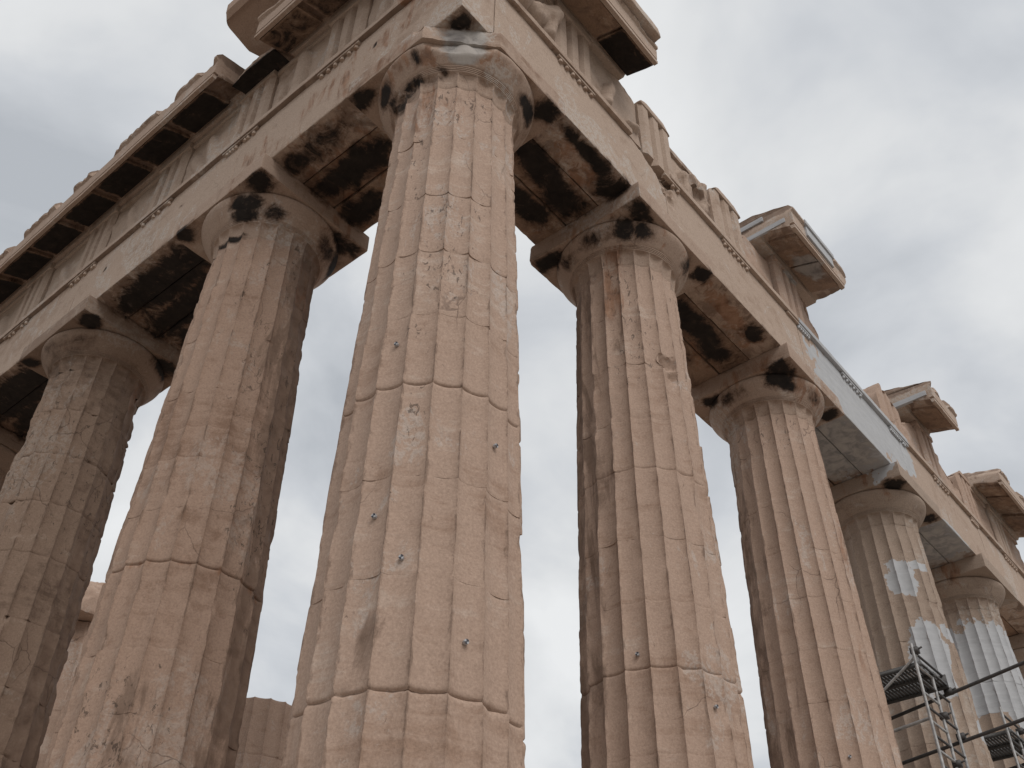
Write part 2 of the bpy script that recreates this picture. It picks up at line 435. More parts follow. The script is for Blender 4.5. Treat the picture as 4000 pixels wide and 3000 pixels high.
# ------------------------------------------------------------------ materials
def stone_mat(name, dark, mid, light, patina=0.5, crack=1.0, streak=0.0, bump=1.0, vein=0.35, speck=0.5, tilt=(0.12, -0.1, 0.0)):
    m = bpy.data.materials.new(name)
    m.use_nodes = True
    t = m.node_tree
    t.nodes.clear()
    geo = N(t, 'ShaderNodeNewGeometry')
    oi = N(t, 'ShaderNodeObjectInfo')
    pos = geo.outputs['Position']

    def mapping(scale, rot=(0, 0, 0)):
        mp = N(t, 'ShaderNodeMapping')
        mp.inputs['Scale'].default_value = scale
        mp.inputs['Rotation'].default_value = rot
        L(t, pos, mp.inputs['Vector'])
        return mp.outputs[0]

    def noise(vec, s, d=4.0, r=0.55, dist=0.0):
        n = N(t, 'ShaderNodeTexNoise', ins={'Scale': s, 'Detail': d, 'Roughness': r, 'Distortion': dist})
        L(t, vec, n.inputs['Vector'])
        return n.outputs['Fac']

    def attr(a):
        return N(t, 'ShaderNodeAttribute', attribute_name=a).outputs['Fac']

    def math_(op, a, b=None, c=None):
        n = N(t, 'ShaderNodeMath', operation=op)
        for i, x in enumerate((a, b, c)):
            if x is None:
                continue
            if isinstance(x, (int, float)):
                n.inputs[i].default_value = x
            else:
                L(t, x, n.inputs[i])
        return n.outputs[0]

    def mixc(fac, a, b, mode='MIX'):
        n = N(t, 'ShaderNodeMix', data_type='RGBA', blend_type=mode)
        if isinstance(fac, (int, float)):
            n.inputs[0].default_value = fac
        else:
            L(t, fac, n.inputs[0])
        for i, x in ((6, a), (7, b)):
            if isinstance(x, tuple):
                n.inputs[i].default_value = (*x, 1)
            else:
                L(t, x, n.inputs[i])
        return n.outputs[2]

    def step(src, lo, hi):
        n = N(t, 'ShaderNodeMapRange', interpolation_type='SMOOTHSTEP', ins={1: lo, 2: hi, 3: 0.0, 4: 1.0})
        L(t, src, n.inputs[0])
        return n.outputs[0]

    big = noise(pos, 0.75, 3.0, 0.6, 0.6)
    fine = noise(pos, 5.5, 6.0, 0.62, 0.4)
    grain = noise(pos, 45.0, 3.0, 0.7)
    vert = noise(mapping((5.0, 5.0, 0.45)), 1.0, 5.0, 0.6, 0.5)
    bmap = N(t, 'ShaderNodeMapping')
    bmap.inputs['Scale'].default_value = (0.7, 0.7, 9.5)
    L(t, pos, bmap.inputs['Vector'])
    bro = N(t, 'ShaderNodeCombineXYZ')
    L(t, math_('MULTIPLY', math_('SUBTRACT', oi.outputs['Random'], 0.45), 1.0), bro.inputs['X'])
    L(t, math_('MULTIPLY', math_('SUBTRACT', oi.outputs['Random'], 0.55), 0.8), bro.inputs['Y'])
    L(t, bro.outputs[0], bmap.inputs['Rotation'])
    bed = noise(bmap.outputs[0], 1.0, 7.0, 0.66, 0.6)
    v = math_('ADD', math_('MULTIPLY', big, 0.55), math_('MULTIPLY', fine, 0.45))
    v = math_('ADD', v, math_('MULTIPLY', math_('SUBTRACT', bed, 0.5), vein))
    v = math_('ADD', v, math_('MULTIPLY', math_('SUBTRACT', vert, 0.5), streak))
    v = math_('ADD', v, math_('MULTIPLY', math_('SUBTRACT', oi.outputs['Random'], 0.5), 0.10))
    col = ramp(t, v, [(0.32, dark), (0.46, mid), (0.58, mid), (0.71, light)])
    # pale flaking patina
    pf = noise(mapping((2.2, 2.2, 1.3)), 1.0, 7.0, 0.68, 0.8)
    pz = noise(pos, 0.55, 2.0, 0.5)
    pm = step(math_('ADD', pf, math_('MULTIPLY', math_('SUBTRACT', pz, 0.5), 0.9)), 0.60, 0.66)
    pfine = step(noise(pos, 16.0, 4.0, 0.65), 0.40, 0.56)
    pm = math_('MULTIPLY', math_('MULTIPLY', pm, pfine), patina)
    col = mixc(pm, col, (light[0] * 1.02, light[1] * 1.16, light[2] * 1.28))
    # grain
    col = mixc(0.5, col, ramp(t, grain, [(0.25, (0.55, 0.53, 0.52)), (0.75, (1.35, 1.36, 1.38))]), 'MULTIPLY')
    # grime of sheltered sides and painted shade: brown grey crust with ragged edges
    ga = attr('grime_shade')
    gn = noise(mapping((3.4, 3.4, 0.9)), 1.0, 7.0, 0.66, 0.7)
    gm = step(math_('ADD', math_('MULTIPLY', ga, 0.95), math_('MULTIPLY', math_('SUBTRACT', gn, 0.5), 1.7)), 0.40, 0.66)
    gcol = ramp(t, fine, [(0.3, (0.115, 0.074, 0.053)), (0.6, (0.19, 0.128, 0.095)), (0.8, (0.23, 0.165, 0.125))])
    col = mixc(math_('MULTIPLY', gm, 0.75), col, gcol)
    # iron coloured runs
    ra = attr('rust')
    rn = noise(mapping((4.6, 4.6, 1.1)), 1.0, 6.0, 0.65, 0.6)
    rm = step(math_('ADD', math_('MULTIPLY', ra, 0.62), math_('MULTIPLY', math_('SUBTRACT', rn, 0.5), 1.9)), 0.30, 0.62)
    rm = math_('MULTIPLY', rm, step(ra, 0.02, 0.3))
    rcol = ramp(t, fine, [(0.3, (0.085, 0.036, 0.020)), (0.5, (0.22, 0.105, 0.056)), (0.75, (0.32, 0.18, 0.11))])
    col = mixc(math_('MULTIPLY', rm, 0.72), col, rcol)
    # new marble
    na = attr('newm')
    nn = noise(pos, 3.6, 6.0, 0.6)
    nm = step(math_('ADD', na, math_('MULTIPLY', math_('SUBTRACT', nn, 0.5), 1.1)), 0.46, 0.50)
    ncol = ramp(t, math_('ADD', math_('MULTIPLY', bed, 0.6), math_('MULTIPLY', fine, 0.4)), [(0.3, (0.33, 0.332, 0.34)), (0.7, (0.45, 0.452, 0.46))])
    col = mixc(nm, col, ncol)
    # grey of the fresh breaks and of the white beam undersides
    aa = attr('ash')
    an = noise(pos, 4.5, 6.0, 0.6, 0.5)
    am = step(math_('ADD', aa, math_('MULTIPLY', math_('SUBTRACT', an, 0.5), 1.3)), 0.40, 0.75)
    am = math_('MULTIPLY', am, step(aa, 0.1, 0.3))
    acol = ramp(t, an, [(0.38, (0.17, 0.163, 0.16)), (0.50, (0.30, 0.285, 0.27)), (0.62, (0.37, 0.345, 0.32))])
    col = mixc(math_('MULTIPLY', am, 0.85), col, acol)
    # broken dark lines along the arrises
    ea = attr('arris')
    en = noise(mapping((9.0, 9.0, 3.2)), 1.0, 6.0, 0.7, 0.4)
    em = step(math_('ADD', math_('MULTIPLY', ea, 0.44), math_('MULTIPLY', math_('SUBTRACT', en, 0.5), 1.5)), 0.32, 0.56)
    col = mixc(math_('MULTIPLY', em, 0.55), col, (0.10, 0.066, 0.048))
    # pits and specks
    sp = step(noise(mapping((20, 20, 12)), 1.0, 4.0, 0.7, 0.5), 0.64, 0.70)
    sz = step(noise(pos, 1.6, 3.0, 0.6), 0.48, 0.66)
    spm = math_('MULTIPLY', math_('MULTIPLY', sp, sz), speck)
    spm = math_('MULTIPLY', spm, math_('SUBTRACT', 1.0, nm))
    col = mixc(spm, col, (0.07, 0.047, 0.036))
    # hair cracks along warped cells, only here and there
    wn = N(t, 'ShaderNodeTexNoise', ins={'Scale': 1.3, 'Detail': 4.0, 'Roughness': 0.5})
    L(t, pos, wn.inputs['Vector'])
    wv = N(t, 'ShaderNodeVectorMath', operation='MULTIPLY_ADD')
    L(t, wn.outputs['Color'], wv.inputs[0])
    wv.inputs[1].default_value = (0.55, 0.55, 0.55)
    L(t, mapping((1.0, 1.0, 0.8), (0.5, -0.35, 0.2)), wv.inputs[2])
    vo = N(t, 'ShaderNodeTexVoronoi', feature='DISTANCE_TO_EDGE', ins={'Scale': 1.05})
    L(t, wv.outputs[0], vo.inputs['Vector'])
    ck = math_('SUBTRACT', 1.0, step(vo.outputs['Distance'], 0.001, 0.0075))
    cz = step(noise(pos, 0.6, 2.0, 0.5), 0.54, 0.66)
    ckm = math_('MULTIPLY', math_('MULTIPLY', ck, cz), crack)
    ckm = math_('MULTIPLY', ckm, math_('SUBTRACT', 1.0, nm))
    col = mixc(math_('MULTIPLY', ckm, 0.75), col, (0.06, 0.038, 0.03))
    # black crust, also the painted shade of sockets and hollows
    sa = attr('soot_shade')
    sn = noise(pos, 3.4, 9.0, 0.70, 0.9)
    sn2 = noise(pos, 13.0, 6.0, 0.7, 0.6)
    sx = math_('ADD', sa, math_('MULTIPLY', math_('SUBTRACT', sn, 0.5), 1.7))
    sx = math_('ADD', sx, math_('MULTIPLY', math_('SUBTRACT', sn2, 0.5), 0.8))
    gate = step(sa, 0.04, 0.28)
    hm = math_('MULTIPLY', step(sx, 0.12, 0.78), gate)
    hcol = ramp(t, sn2, [(0.35, (0.050, 0.030, 0.021)), (0.6, (0.115, 0.066, 0.043))])
    col = mixc(math_('MULTIPLY', hm, 0.85), col, hcol)
    sm = math_('MULTIPLY', step(sx, 0.50, 0.88), gate)
    fa = attr('fleck')
    fn = noise(mapping((17.0, 17.0, 8.0), (0.15, 0.1, 0.0)), 1.0, 6.0, 0.72, 0.8)
    fm = math_('MULTIPLY', step(math_('ADD', fn, math_('MULTIPLY', fa, 0.09)), 0.655, 0.70), step(fa, 0.1, 0.6))
    sm = math_('MAXIMUM', sm, math_('MULTIPLY', fm, 0.62))
    scol = ramp(t, fine, [(0.35, (0.012, 0.010, 0.0095)), (0.62, (0.024, 0.019, 0.016)), (0.8, (0.055, 0.036, 0.027))])
    col = mixc(math_('MULTIPLY', sm, 0.97), col, scol)
    bs = N(t, 'ShaderNodeBsdfPrincipled', ins={'Roughness': 0.85, 'Specular IOR Level': 0.18})
    L(t, col, bs.inputs['Base Color'])
    h = math_('ADD', math_('MULTIPLY', fine, 0.9), math_('MULTIPLY', grain, 0.22))
    h = math_('ADD', h, math_('MULTIPLY', bed, 0.5))
    h = math_('SUBTRACT', h, math_('MULTIPLY', ckm, 0.6))
    h = math_('SUBTRACT', h, math_('MULTIPLY', spm, 0.4))
    h = math_('ADD', h, math_('MULTIPLY', pm, 0.25))
    bp = N(t, 'ShaderNodeBump', ins={'Strength': 0.55 * bump, 'Distance': 0.012})
    L(t, h, bp.inputs['Height'])
    L(t, bp.outputs[0], bs.inputs['Normal'])
    out = N(t, 'ShaderNodeOutputMaterial')
    L(t, bs.outputs[0], out.inputs['Surface'])
    return m


M_COL = stone_mat('honey_marble', (0.295, 0.198, 0.145), (0.375, 0.268, 0.207), (0.435, 0.34, 0.278), patina=0.45, crack=0.7, vein=0.5)
M_CAP = stone_mat('weathered_capital_marble', (0.24, 0.158, 0.112), (0.345, 0.252, 0.195), (0.43, 0.345, 0.285), patina=0.5, crack=0.5, streak=0.2)
M_COLE = stone_mat('brown_marble', (0.235, 0.150, 0.106), (0.33, 0.228, 0.171), (0.40, 0.305, 0.243), patina=0.35, crack=0.6, streak=0.15)
M_COLG = stone_mat('grey_brown_marble', (0.125, 0.083, 0.060), (0.225, 0.157, 0.116), (0.31, 0.24, 0.19), patina=0.35, crack=0.8, streak=0.1)
M_PALE = stone_mat('cream_marble', (0.235, 0.170, 0.130), (0.31, 0.238, 0.187), (0.39, 0.322, 0.268), patina=0.4, crack=0.4)
M_ARCH = stone_mat('pale_marble', (0.295, 0.21, 0.157), (0.385, 0.292, 0.23), (0.45, 0.365, 0.302), patina=0.5, crack=0.35, vein=0.2, speck=0.35)
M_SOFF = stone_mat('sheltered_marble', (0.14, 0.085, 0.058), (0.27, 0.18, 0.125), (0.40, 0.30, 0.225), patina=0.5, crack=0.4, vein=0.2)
M_NEW = stone_mat('white_marble', (0.40, 0.41, 0.43), (0.50, 0.51, 0.525), (0.57, 0.575, 0.585), patina=0.15, crack=0.0, vein=0.3, speck=0.05, bump=0.5)


def plain_mat(name, c, rough=0.6, metal=0.0, var=0.12, scale=30.0):
    m = bpy.data.materials.new(name)
    m.use_nodes = True
    t = m.node_tree
    bs = t.nodes['Principled BSDF']
    bs.inputs['Roughness'].default_value = rough
    bs.inputs['Metallic'].default_value = metal
    tcn = N(t, 'ShaderNodeTexCoord')
    nz = N(t, 'ShaderNodeTexNoise', ins={'Scale': scale, 'Detail': 4.0})
    L(t, tcn.outputs['Object'], nz.inputs['Vector'])
    c0 = tuple(x * (1 - var) for x in c)
    c1 = tuple(x * (1 + var) for x in c)
    L(t, ramp(t, nz.outputs['Fac'], [(0.35, c0), (0.65, c1)]), bs.inputs['Base Color'])
    return m


M_STEEL = plain_mat('galvanised_steel', (0.34, 0.335, 0.33), 0.55, 0.3, 0.25, 12)
M_DECK = plain_mat('deck_metal', (0.055, 0.052, 0.05), 0.6, 0.3, 0.2, 15)
M_DARK = plain_mat('dark_metal', (0.05, 0.045, 0.043), 0.6, 0.2, 0.2, 15)
M_WHITE = plain_mat('marker_white', (0.38, 0.38, 0.39), 0.6, 0, 0.05)
M_BLACK = plain_mat('marker_black', (0.03, 0.03, 0.04), 0.6, 0, 0.1)

# ------------------------------------------------------------------ ground
gm = bpy.data.materials.new('pale_rock_ground')
gm.use_nodes = True
t = gm.node_tree
g_geo = N(t, 'ShaderNodeNewGeometry')
g_n = N(t, 'ShaderNodeTexNoise', ins={'Scale': 0.6, 'Detail': 8.0, 'Roughness': 0.65})
L(t, g_geo.outputs['Position'], g_n.inputs['Vector'])
L(t, ramp(t, g_n.outputs['Fac'], [(0.3, (0.20, 0.175, 0.15)), (0.55, (0.32, 0.285, 0.25)), (0.75, (0.42, 0.39, 0.35))]), t.nodes['Principled BSDF'].inputs['Base Color'])
t.nodes['Principled BSDF'].inputs['Roughness'].default_value = 0.95
g_b = N(t, 'ShaderNodeBump', ins={'Strength': 0.5, 'Distance': 0.05})
L(t, g_n.outputs['Fac'], g_b.inputs['Height'])
L(t, g_b.outputs[0], t.nodes['Principled BSDF'].inputs['Normal'])


def ground():
    r = np.concatenate([np.linspace(0, 40, 60), np.geomspace(42, 5000, 24)])
    x = np.concatenate([-r[:0:-1], r])
    gx, gy = np.meshgrid(x, x, indexing='ij')
    P = np.stack([gx.ravel(), gy.ravel(), np.zeros(gx.size)], 1)
    P[:, 2] = -2.6 + 0.10 * fb(P, 0.5, 3, 4)
    I = np.arange(gx.size).reshape(gx.shape)
    F = np.stack([I[:-1, :-1], I[1:, :-1], I[1:, 1:], I[:-1, 1:]], -1).reshape(-1, 4)
    o = mkmesh('ground', P, [F], (0, 0, 0), gm, smooth=None)
    o['kind'] = 'structure'


ground()
for k, (ov, z0, z1) in enumerate([(1.08, -0.55, 0.0), (1.78, -1.10, -0.554), (2.48, -1.65, -1.104), (2.9, -3.0, -1.654)]):
    V, F = block((-ov, -ov, z0), (50, 31 + ov, z1), step=1.2, wear=0.02, rough=0.01, seed=300 + k)
    o = mkmesh('stone_step', V, F, (0, 0, z0), M_ARCH)
    o['kind'] = 'structure'

# ------------------------------------------------------------------ columns
ZN, ZA0, ZE, ZAB, H = 9.48, 9.72, 9.80, 10.11, 10.43
AB = 0.993
AR = 0.873            # architrave face, out from the column axis


def colR(z, corner=False):
    tt = np.clip(z / 9.6, 0, 1)
    d = 0.014 if corner else 0.0
    return 0.930 + d + (0.7275 - 0.930) * tt + 0.017 * np.sin(np.pi * tt)


def drum(c, z0, z1, seed, corner, inward, glo, ghi, cuts=(), bite=(), step=0.035, cols=12, wear=1.0, damage=1.0, flat=0.0, smoothness=0.0):
    nth = 20 * cols
    th = np.arange(nth) / nth * 2 * np.pi + rad(9)
    u = (np.arange(nth) % cols) / cols
    e = [0, 0.006, 0.014, 0.028, 0.05]
    zin = np.linspace(z0 + 0.075, z1 - 0.075, max(2, int((z1 - z0) / step)))
    zs = np.concatenate([[z0 + x for x in e], zin, [z1 - x for x in e[::-1]]])
    TT, ZZ = np.meshgrid(th, zs)
    UU = np.tile(u, (len(zs), 1))
    R0 = colR(ZZ, corner)
    base = np.stack([c[0] + R0 * np.cos(TT), c[1] + R0 * np.sin(TT), ZZ], -1).reshape(-1, 3)
    # flute: circular dish between sharp arrises
    depth = 0.076 * R0 / 0.93 * np.sqrt(np.clip(1 - (2 * UU - 1) ** 2 * 0.97, 0, 1)) ** 1.15
    depth = depth.ravel()
    arr = np.minimum(UU, 1 - UU).ravel()
    wr = np.exp(-(arr / 0.085) ** 2)
    ln = fb(base * np.array([1, 1, 0.7]), 3.6, seed, 4)
    chip = np.clip(ln - 0.02, 0, 1) * 0.042 + np.clip(vn(base, 9.0, seed + 2) - 0.3, 0, 1) * 0.03 + np.clip(vn(base, 2.3, seed + 6) - 0.55, 0, 1) * 0.10
    d = depth + wr * chip * wear
    # joint edges
    zz = ZZ.ravel()
    el = np.exp(-((zz - z0) / 0.013) ** 2)
    eh = np.exp(-((z1 - zz) / 0.013) ** 2)
    cb = np.clip(fb(base, 5.5, seed + 9, 3), 0, 1)
    lowc = np.exp(-((zz - z0) / 0.05) ** 2) * np.clip(cb - 0.25, 0, 1) * (0.10 if glo > 0.008 else 0.035) * damage
    hic = np.exp(-((z1 - zz) / 0.05) ** 2) * np.clip(cb - 0.25, 0, 1) * (0.10 if ghi > 0.004 else 0.035) * damage
    d = d + el * glo + eh * ghi + lowc + hic
    # surface losses
    sl = np.clip(fb(base, 1.7, seed + 21, 4) - 0.22, 0, 1) * 0.09 * damage
    d = d + sl * np.clip(1 - depth / 0.07, 0, 1) + 0.0045 * fb(base, 6.0, seed + 33, 3) + 0.010 * fb(base, 1.1, seed + 41, 2)
    d = d * (1 - flat) + flat * (depth.max() + 0.02 + 0.03 * fb(base, 2.2, seed + 3, 4))
    R = R0.ravel() - d
    P = np.stack([c[0] + R * np.cos(TT.ravel()), c[1] + R * np.sin(TT.ravel()), zz], 1)
    P = plane_cuts(P, cuts, seed)
    P = bites(P, bite, seed)
    nz = len(zs)
    I = np.arange(nz * nth).reshape(nz, nth)
    J = np.roll(I, -1, axis=1)
    F = np.stack([I[:-1], J[:-1], J[1:], I[1:]], -1).reshape(-1, 4)
    # beds
    nV = len(P)
    ext = np.array([[c[0], c[1], P[I[0], 2].mean()], [c[0], c[1], P[I[-1], 2].mean()]])
    P = np.concatenate([P, ext])
    f1 = np.stack([J[0], I[0], np.full(nth, nV)], -1)
    f2 = np.stack([I[-1], J[-1], np.full(nth, nV + 1)], -1)
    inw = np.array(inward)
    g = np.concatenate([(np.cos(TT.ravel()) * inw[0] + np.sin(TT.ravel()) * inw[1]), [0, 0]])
    ar = np.concatenate([np.exp(-(arr / 0.085) ** 2), [0, 0]])
    return P, [F, f1, f2], g, ar


def revolve(c, prof, nth=96, seed=0, rough=0.003, cuts=(), bite=()):
    pr = []
    for (a, b) in zip(prof[:-1], prof[1:]):
        k = max(1, int(math.hypot(b[0] - a[0], b[1] - a[1]) / 0.025))
        for j in range(k):
            pr.append((a[0] + (b[0] - a[0]) * j / k, a[1] + (b[1] - a[1]) * j / k))
    pr.append(prof[-1])
    pr = np.array(pr)
    th = np.arange(nth) / nth * 2 * np.pi
    TT, RR = np.meshgrid(th, pr[:, 0])
    _, ZZ = np.meshgrid(th, pr[:, 1])
    B = np.stack([c[0] + RR * np.cos(TT), c[1] + RR * np.sin(TT), ZZ], -1).reshape(-1, 3)
    r = RR.ravel() + rough * fb(B, 3.0, seed, 4) - 0.02 * np.clip(fb(B, 4.0, seed + 8, 3) - 0.28, 0, 1)
    P = np.stack([c[0] + r * np.cos(TT.ravel()), c[1] + r * np.sin(TT.ravel()), B[:, 2]], 1)
    P = plane_cuts(P, cuts, seed)
    P = bites(P, bite, seed)
    n = len(pr)
    I = np.arange(n * nth).reshape(n, nth)
    J = np.roll(I, -1, axis=1)
    F = np.stack([I[:-1], J[:-1], J[1:], I[1:]], -1).reshape(-1, 4)
    return P, [F]


def column(c, label, joints, seed, mat, capmat, inward, corner=False, wear=1.0, damage=1.0, cap_cuts=(), ech_cuts=(), ab_bite=(), shaft_bite=(),
           grime_shade=0.55, fine=True, shaft_cuts=(), new_drums=()):
    t = thing('marble_column', label, 'column', (c[0], c[1], 0), 'standing temple columns')
    zj = [0.0] + [j[0] for j in joints] + [ZN]
    gj = [0.0] + [j[1] for j in joints] + [0.006]
    for k in range(len(zj) - 1):
        rs = seed + 101 * k
        z0, z1 = zj[k] + (0.0012 if gj[k] > 0.0075 else 0.0002), zj[k + 1] - (0.0012 if gj[k + 1] > 0.0075 else 0.0002)
        if z1 < 1.2:
            st, cc = 0.12, 6
        else:
            st, cc = (0.03, 14) if fine else (0.05, 10)
        V, F, g, ar = drum(c, z0, z1, rs, corner, inward, 0.0004 + (gj[k] if gj[k] > 0.0075 else gj[k] * 0.35), 0.0003 + (gj[k + 1] * 0.45 if gj[k + 1] > 0.0075 else gj[k + 1] * 0.2), wear=wear, damage=damage, step=st, cols=cc,
                       bite=shaft_bite, cuts=shaft_cuts)
        zt = np.clip((V[:, 2] - 2) / 8, 0, 1)
        gr = np.clip(g * 0.65 + 0.28 + 0.25 * vn(V, 0.5, seed), 0, 1) * grime_shade * 1.5  # inward side: stain and some of its shading, both put into the colour
        part('drum', V, F, mat, t, stone_attrs(V, grime_shade=gr, newm=1.0 if k in new_drums else None, extra={'arris': ar}), 32)
    # capital: fluted neck, annulets, echinus, abacus
    nth = 20 * 14
    th = np.arange(nth) / nth * 2 * np.pi + rad(9)
    u = (np.arange(nth) % 14) / 14
    zs = np.concatenate([np.linspace(ZN + 0.0015, ZA0 - 0.05, 9), np.linspace(ZA0 - 0.044, ZA0 + 0.004, 12)])
    TT, ZZ = np.meshgrid(th, zs)
    UU = np.tile(u, (len(zs), 1))
    x = np.clip((ZZ - ZN) / (ZA0 - ZN), 0, 1)
    R0 = colR(np.full_like(ZZ, ZN), corner) + 0.028 * x ** 2
    end = np.sqrt(np.clip(1 - np.clip((ZZ - (ZA0 - 0.05)) / 0.05, 0, 1) ** 2, 0, 1))
    dep = 0.056 * np.sqrt(np.clip(1 - (2 * UU - 1) ** 2 * 0.97, 0, 1)) ** 1.15 * end
    B = np.stack([c[0] + R0 * np.cos(TT), c[1] + R0 * np.sin(TT), ZZ], -1).reshape(-1, 3)
    lip = 0.012 * np.exp(-((ZZ - ZN) / 0.012) ** 2).ravel()
    R = R0.ravel() - dep.ravel() - lip - 0.03 * np.clip(fb(B, 4.2, seed + 77, 3) - 0.15, 0, 1) * damage
    P = np.stack([c[0] + R * np.cos(TT.ravel()), c[1] + R * np.sin(TT.ravel()), ZZ.ravel()], 1)
    I = np.arange(len(zs) * nth).reshape(len(zs), nth)
    J = np.roll(I, -1, axis=1)
    F = np.stack([I[:-1], J[:-1], J[1:], I[1:]], -1).reshape(-1, 4)
    gN = np.clip((np.cos(TT.ravel()) * inward[0] + np.sin(TT.ravel()) * inward[1]) * 0.65 + 0.35, 0, 1) * grime_shade * 1.2
    cap = part('capital', P, [F], capmat, t, stone_attrs(P, grime_shade=gN), 32)
    dR = 0.014 if corner else 0
    pr = [(0.742 + dR, ZA0 + 0.002)]
    for k in range(4):
        zq = ZA0 + 0.006 + k * 0.018
        rr = 0.757 + dR + 0.011 * k
        pr += [(rr, zq), (rr + 0.004, zq + 0.011), (rr - 0.008, zq + 0.0135), (rr - 0.006, zq + 0.016)]
    V, F = revolve(c, pr, 120, seed + 3, 0.0015, cuts=ech_cuts)
    part('annulet_rings', V, F, capmat, cap, stone_attrs(V), 30)
    e0 = 0.800 + dR
    pr = [(0.79, ZA0 + 0.070), (e0, ZE - 0.004), (e0 + 0.072, ZE + 0.088), (e0 + 0.125, ZE + 0.158), (e0 + 0.160, ZE + 0.215), (e0 + 0.175, ZE + 0.25),
          (e0 + 0.179, ZE + 0.275), (e0 + 0.171, ZE + 0.298), (e0 + 0.155, ZAB - 0.001), (0.5, ZAB - 0.0005)]
    V, F = revolve(c, pr, 160, seed + 4, 0.004, cuts=ech_cuts)
    part('echinus', V, F, capmat, cap, stone_attrs(V, grime_shade=np.full(len(V), 0.30 * grime_shade)), 40)
    V, F = block((c[0] - AB, c[1] - AB, ZAB), (c[0] + AB, c[1] + AB, H - 0.003), step=0.045, wear=0.010, rough=0.004, seed=seed + 5, cuts=cap_cuts, bite=ab_bite)
    part('abacus', V, F, capmat, cap, stone_attrs(V, grime_shade=np.full(len(V), 0.35 * grime_shade)), 40)
    return t


J_C = [(0.95, .004), (1.965, .028), (2.88, .003), (3.80, .004), (4.785, .024), (5.66, .004), (6.55, .003), (7.45, .006), (8.50, .004)]
INN, INE = (-0.15, 1.0), (1.0, -0.15)
INC = (0.8, 0.8)
cutC = [((-0.60, -0.69, 10.27), (-0.69, -0.72, -0.03), 0.045, 4.0)]
column((0, 0), 'tallest looking fluted column at the temple corner, its abacus broken off in front', J_C, 11, M_COL, M_CAP, INC, corner=True, wear=0.7,
       damage=0.8, grime_shade=0.20, cap_cuts=cutC, ech_cuts=[((-0.60, -0.64, 10.1), (-0.69, -0.72, 0.10), 0.05, 4.0)], ab_bite=[((-1.04, -0.26, 10.40), 0.11)])
J_N2 = [(0.9, .004), (1.75, .004), (2.6, .004), (3.47, .018), (4.22, .005), (5.0, .003), (5.95, .009), (6.70, .006), (7.6, .004), (8.52, .005)]
column((3.66, 0), 'fluted column right of the corner column, brown stained, with a gouge in its shaft', J_N2, 23, M_COL, M_CAP, INN, wear=0.8, damage=0.8,
       grime_shade=0.55, shaft_bite=[((3.39, -0.80, 7.70), 0.20), ((3.48, -0.81, 7.50), 0.16), ((4.36, -0.58, 6.9), 0.10)],
       cap_cuts=[((2.70, 0.95, 10.3), (-0.8, 0.6, 0.1), 0.10, 3.0)])
J_N3 = [(0.9, .004), (1.8, .004), (2.65, .004), (3.6, .005), (4.55, .006), (5.3, .005), (6.1, .004), (6.9, .003), (7.75, .004), (8.6, .004)]
column((7.95, 0), 'fluted column before the white patched architrave, third from the corner on the right', J_N3, 37, M_COL, M_CAP, INN, wear=0.6, damage=0.5,
       grime_shade=0.45, cap_cuts=[((8.90, -0.96, 10.30), (0.75, -0.5, 0.35), 0.05, 3.0)])
J_N4 = [(0.9, .004), (1.8, .004), (2.7, .004), (3.6, .004), (4.5, .004), (5.3, .005), (6.2, .005), (7.1, .006), (7.9, .005), (8.72, .004)]
column((12.24, 0), 'restored column with jagged white marble patches behind the scaffold tower', J_N4, 41, M_PALE, M_PALE, INN, wear=0.5, damage=0.8, grime_shade=0.25, fine=False,
       shaft_bite=[((11.85, -0.98, 7.75), 0.30), ((12.1, -1.02, 7.1), 0.2)])
J_N5 = [(0.9, .004), (1.8, .004), (2.7, .004), (3.6, .004), (4.5, .004), (5.4, .005), (6.4, .008), (7.2, .003), (7.85, .003), (8.7, .004)]
column((16.53, 0), 'column whose upper shaft is new white marble under an old capital', J_N5, 43, M_PALE, M_PALE, INN, wear=0.4, damage=0.6, grime_shade=0.25, fine=False, new_drums=(8, 9))
column((20.82, 0), 'column farthest right, mostly outside the picture at its right edge', J_N4, 47, M_PALE, M_PALE, INN, wear=0.5, damage=0.6, grime_shade=0.4, fine=False)
J_E2 = [(0.9, .004), (1.75, .004), (2.75, .005), (3.42, .003), (4.37, .024), (5.05, .003), (5.72, .005), (6.73, .007), (7.68, .004), (8.6, .003)]
column((0, 3.66), 'fluted column left of the corner column, dark weathered along its right side', J_E2, 53, M_COLE, M_CAP, INE, wear=0.7, damage=0.8, grime_shade=0.75)
J_E3 = [(0.9, .004), (1.75, .004), (2.6, .005), (3.5, .005), (4.3, .005), (5.2, .006), (6.15, .008), (6.98, .009), (7.82, .009), (8.66, .010)]
column((0, 7.95), 'grey brown battered column with chipped drum edges, third from the corner on the left', J_E3, 59, M_COLG, M_COLG, INE, wear=1.5, damage=1.7, grime_shade=0.7)
column((0, 12.24), 'dark column at the left edge of the picture, only its capital edge in view', J_E3, 61, M_COLG, M_COLG, INE, wear=1.2, damage=1.2, grime_shade=0.7, fine=False)

# ------------------------------------------------------------------ architrave beams
ZT0, ZT1 = 11.665, 11.78


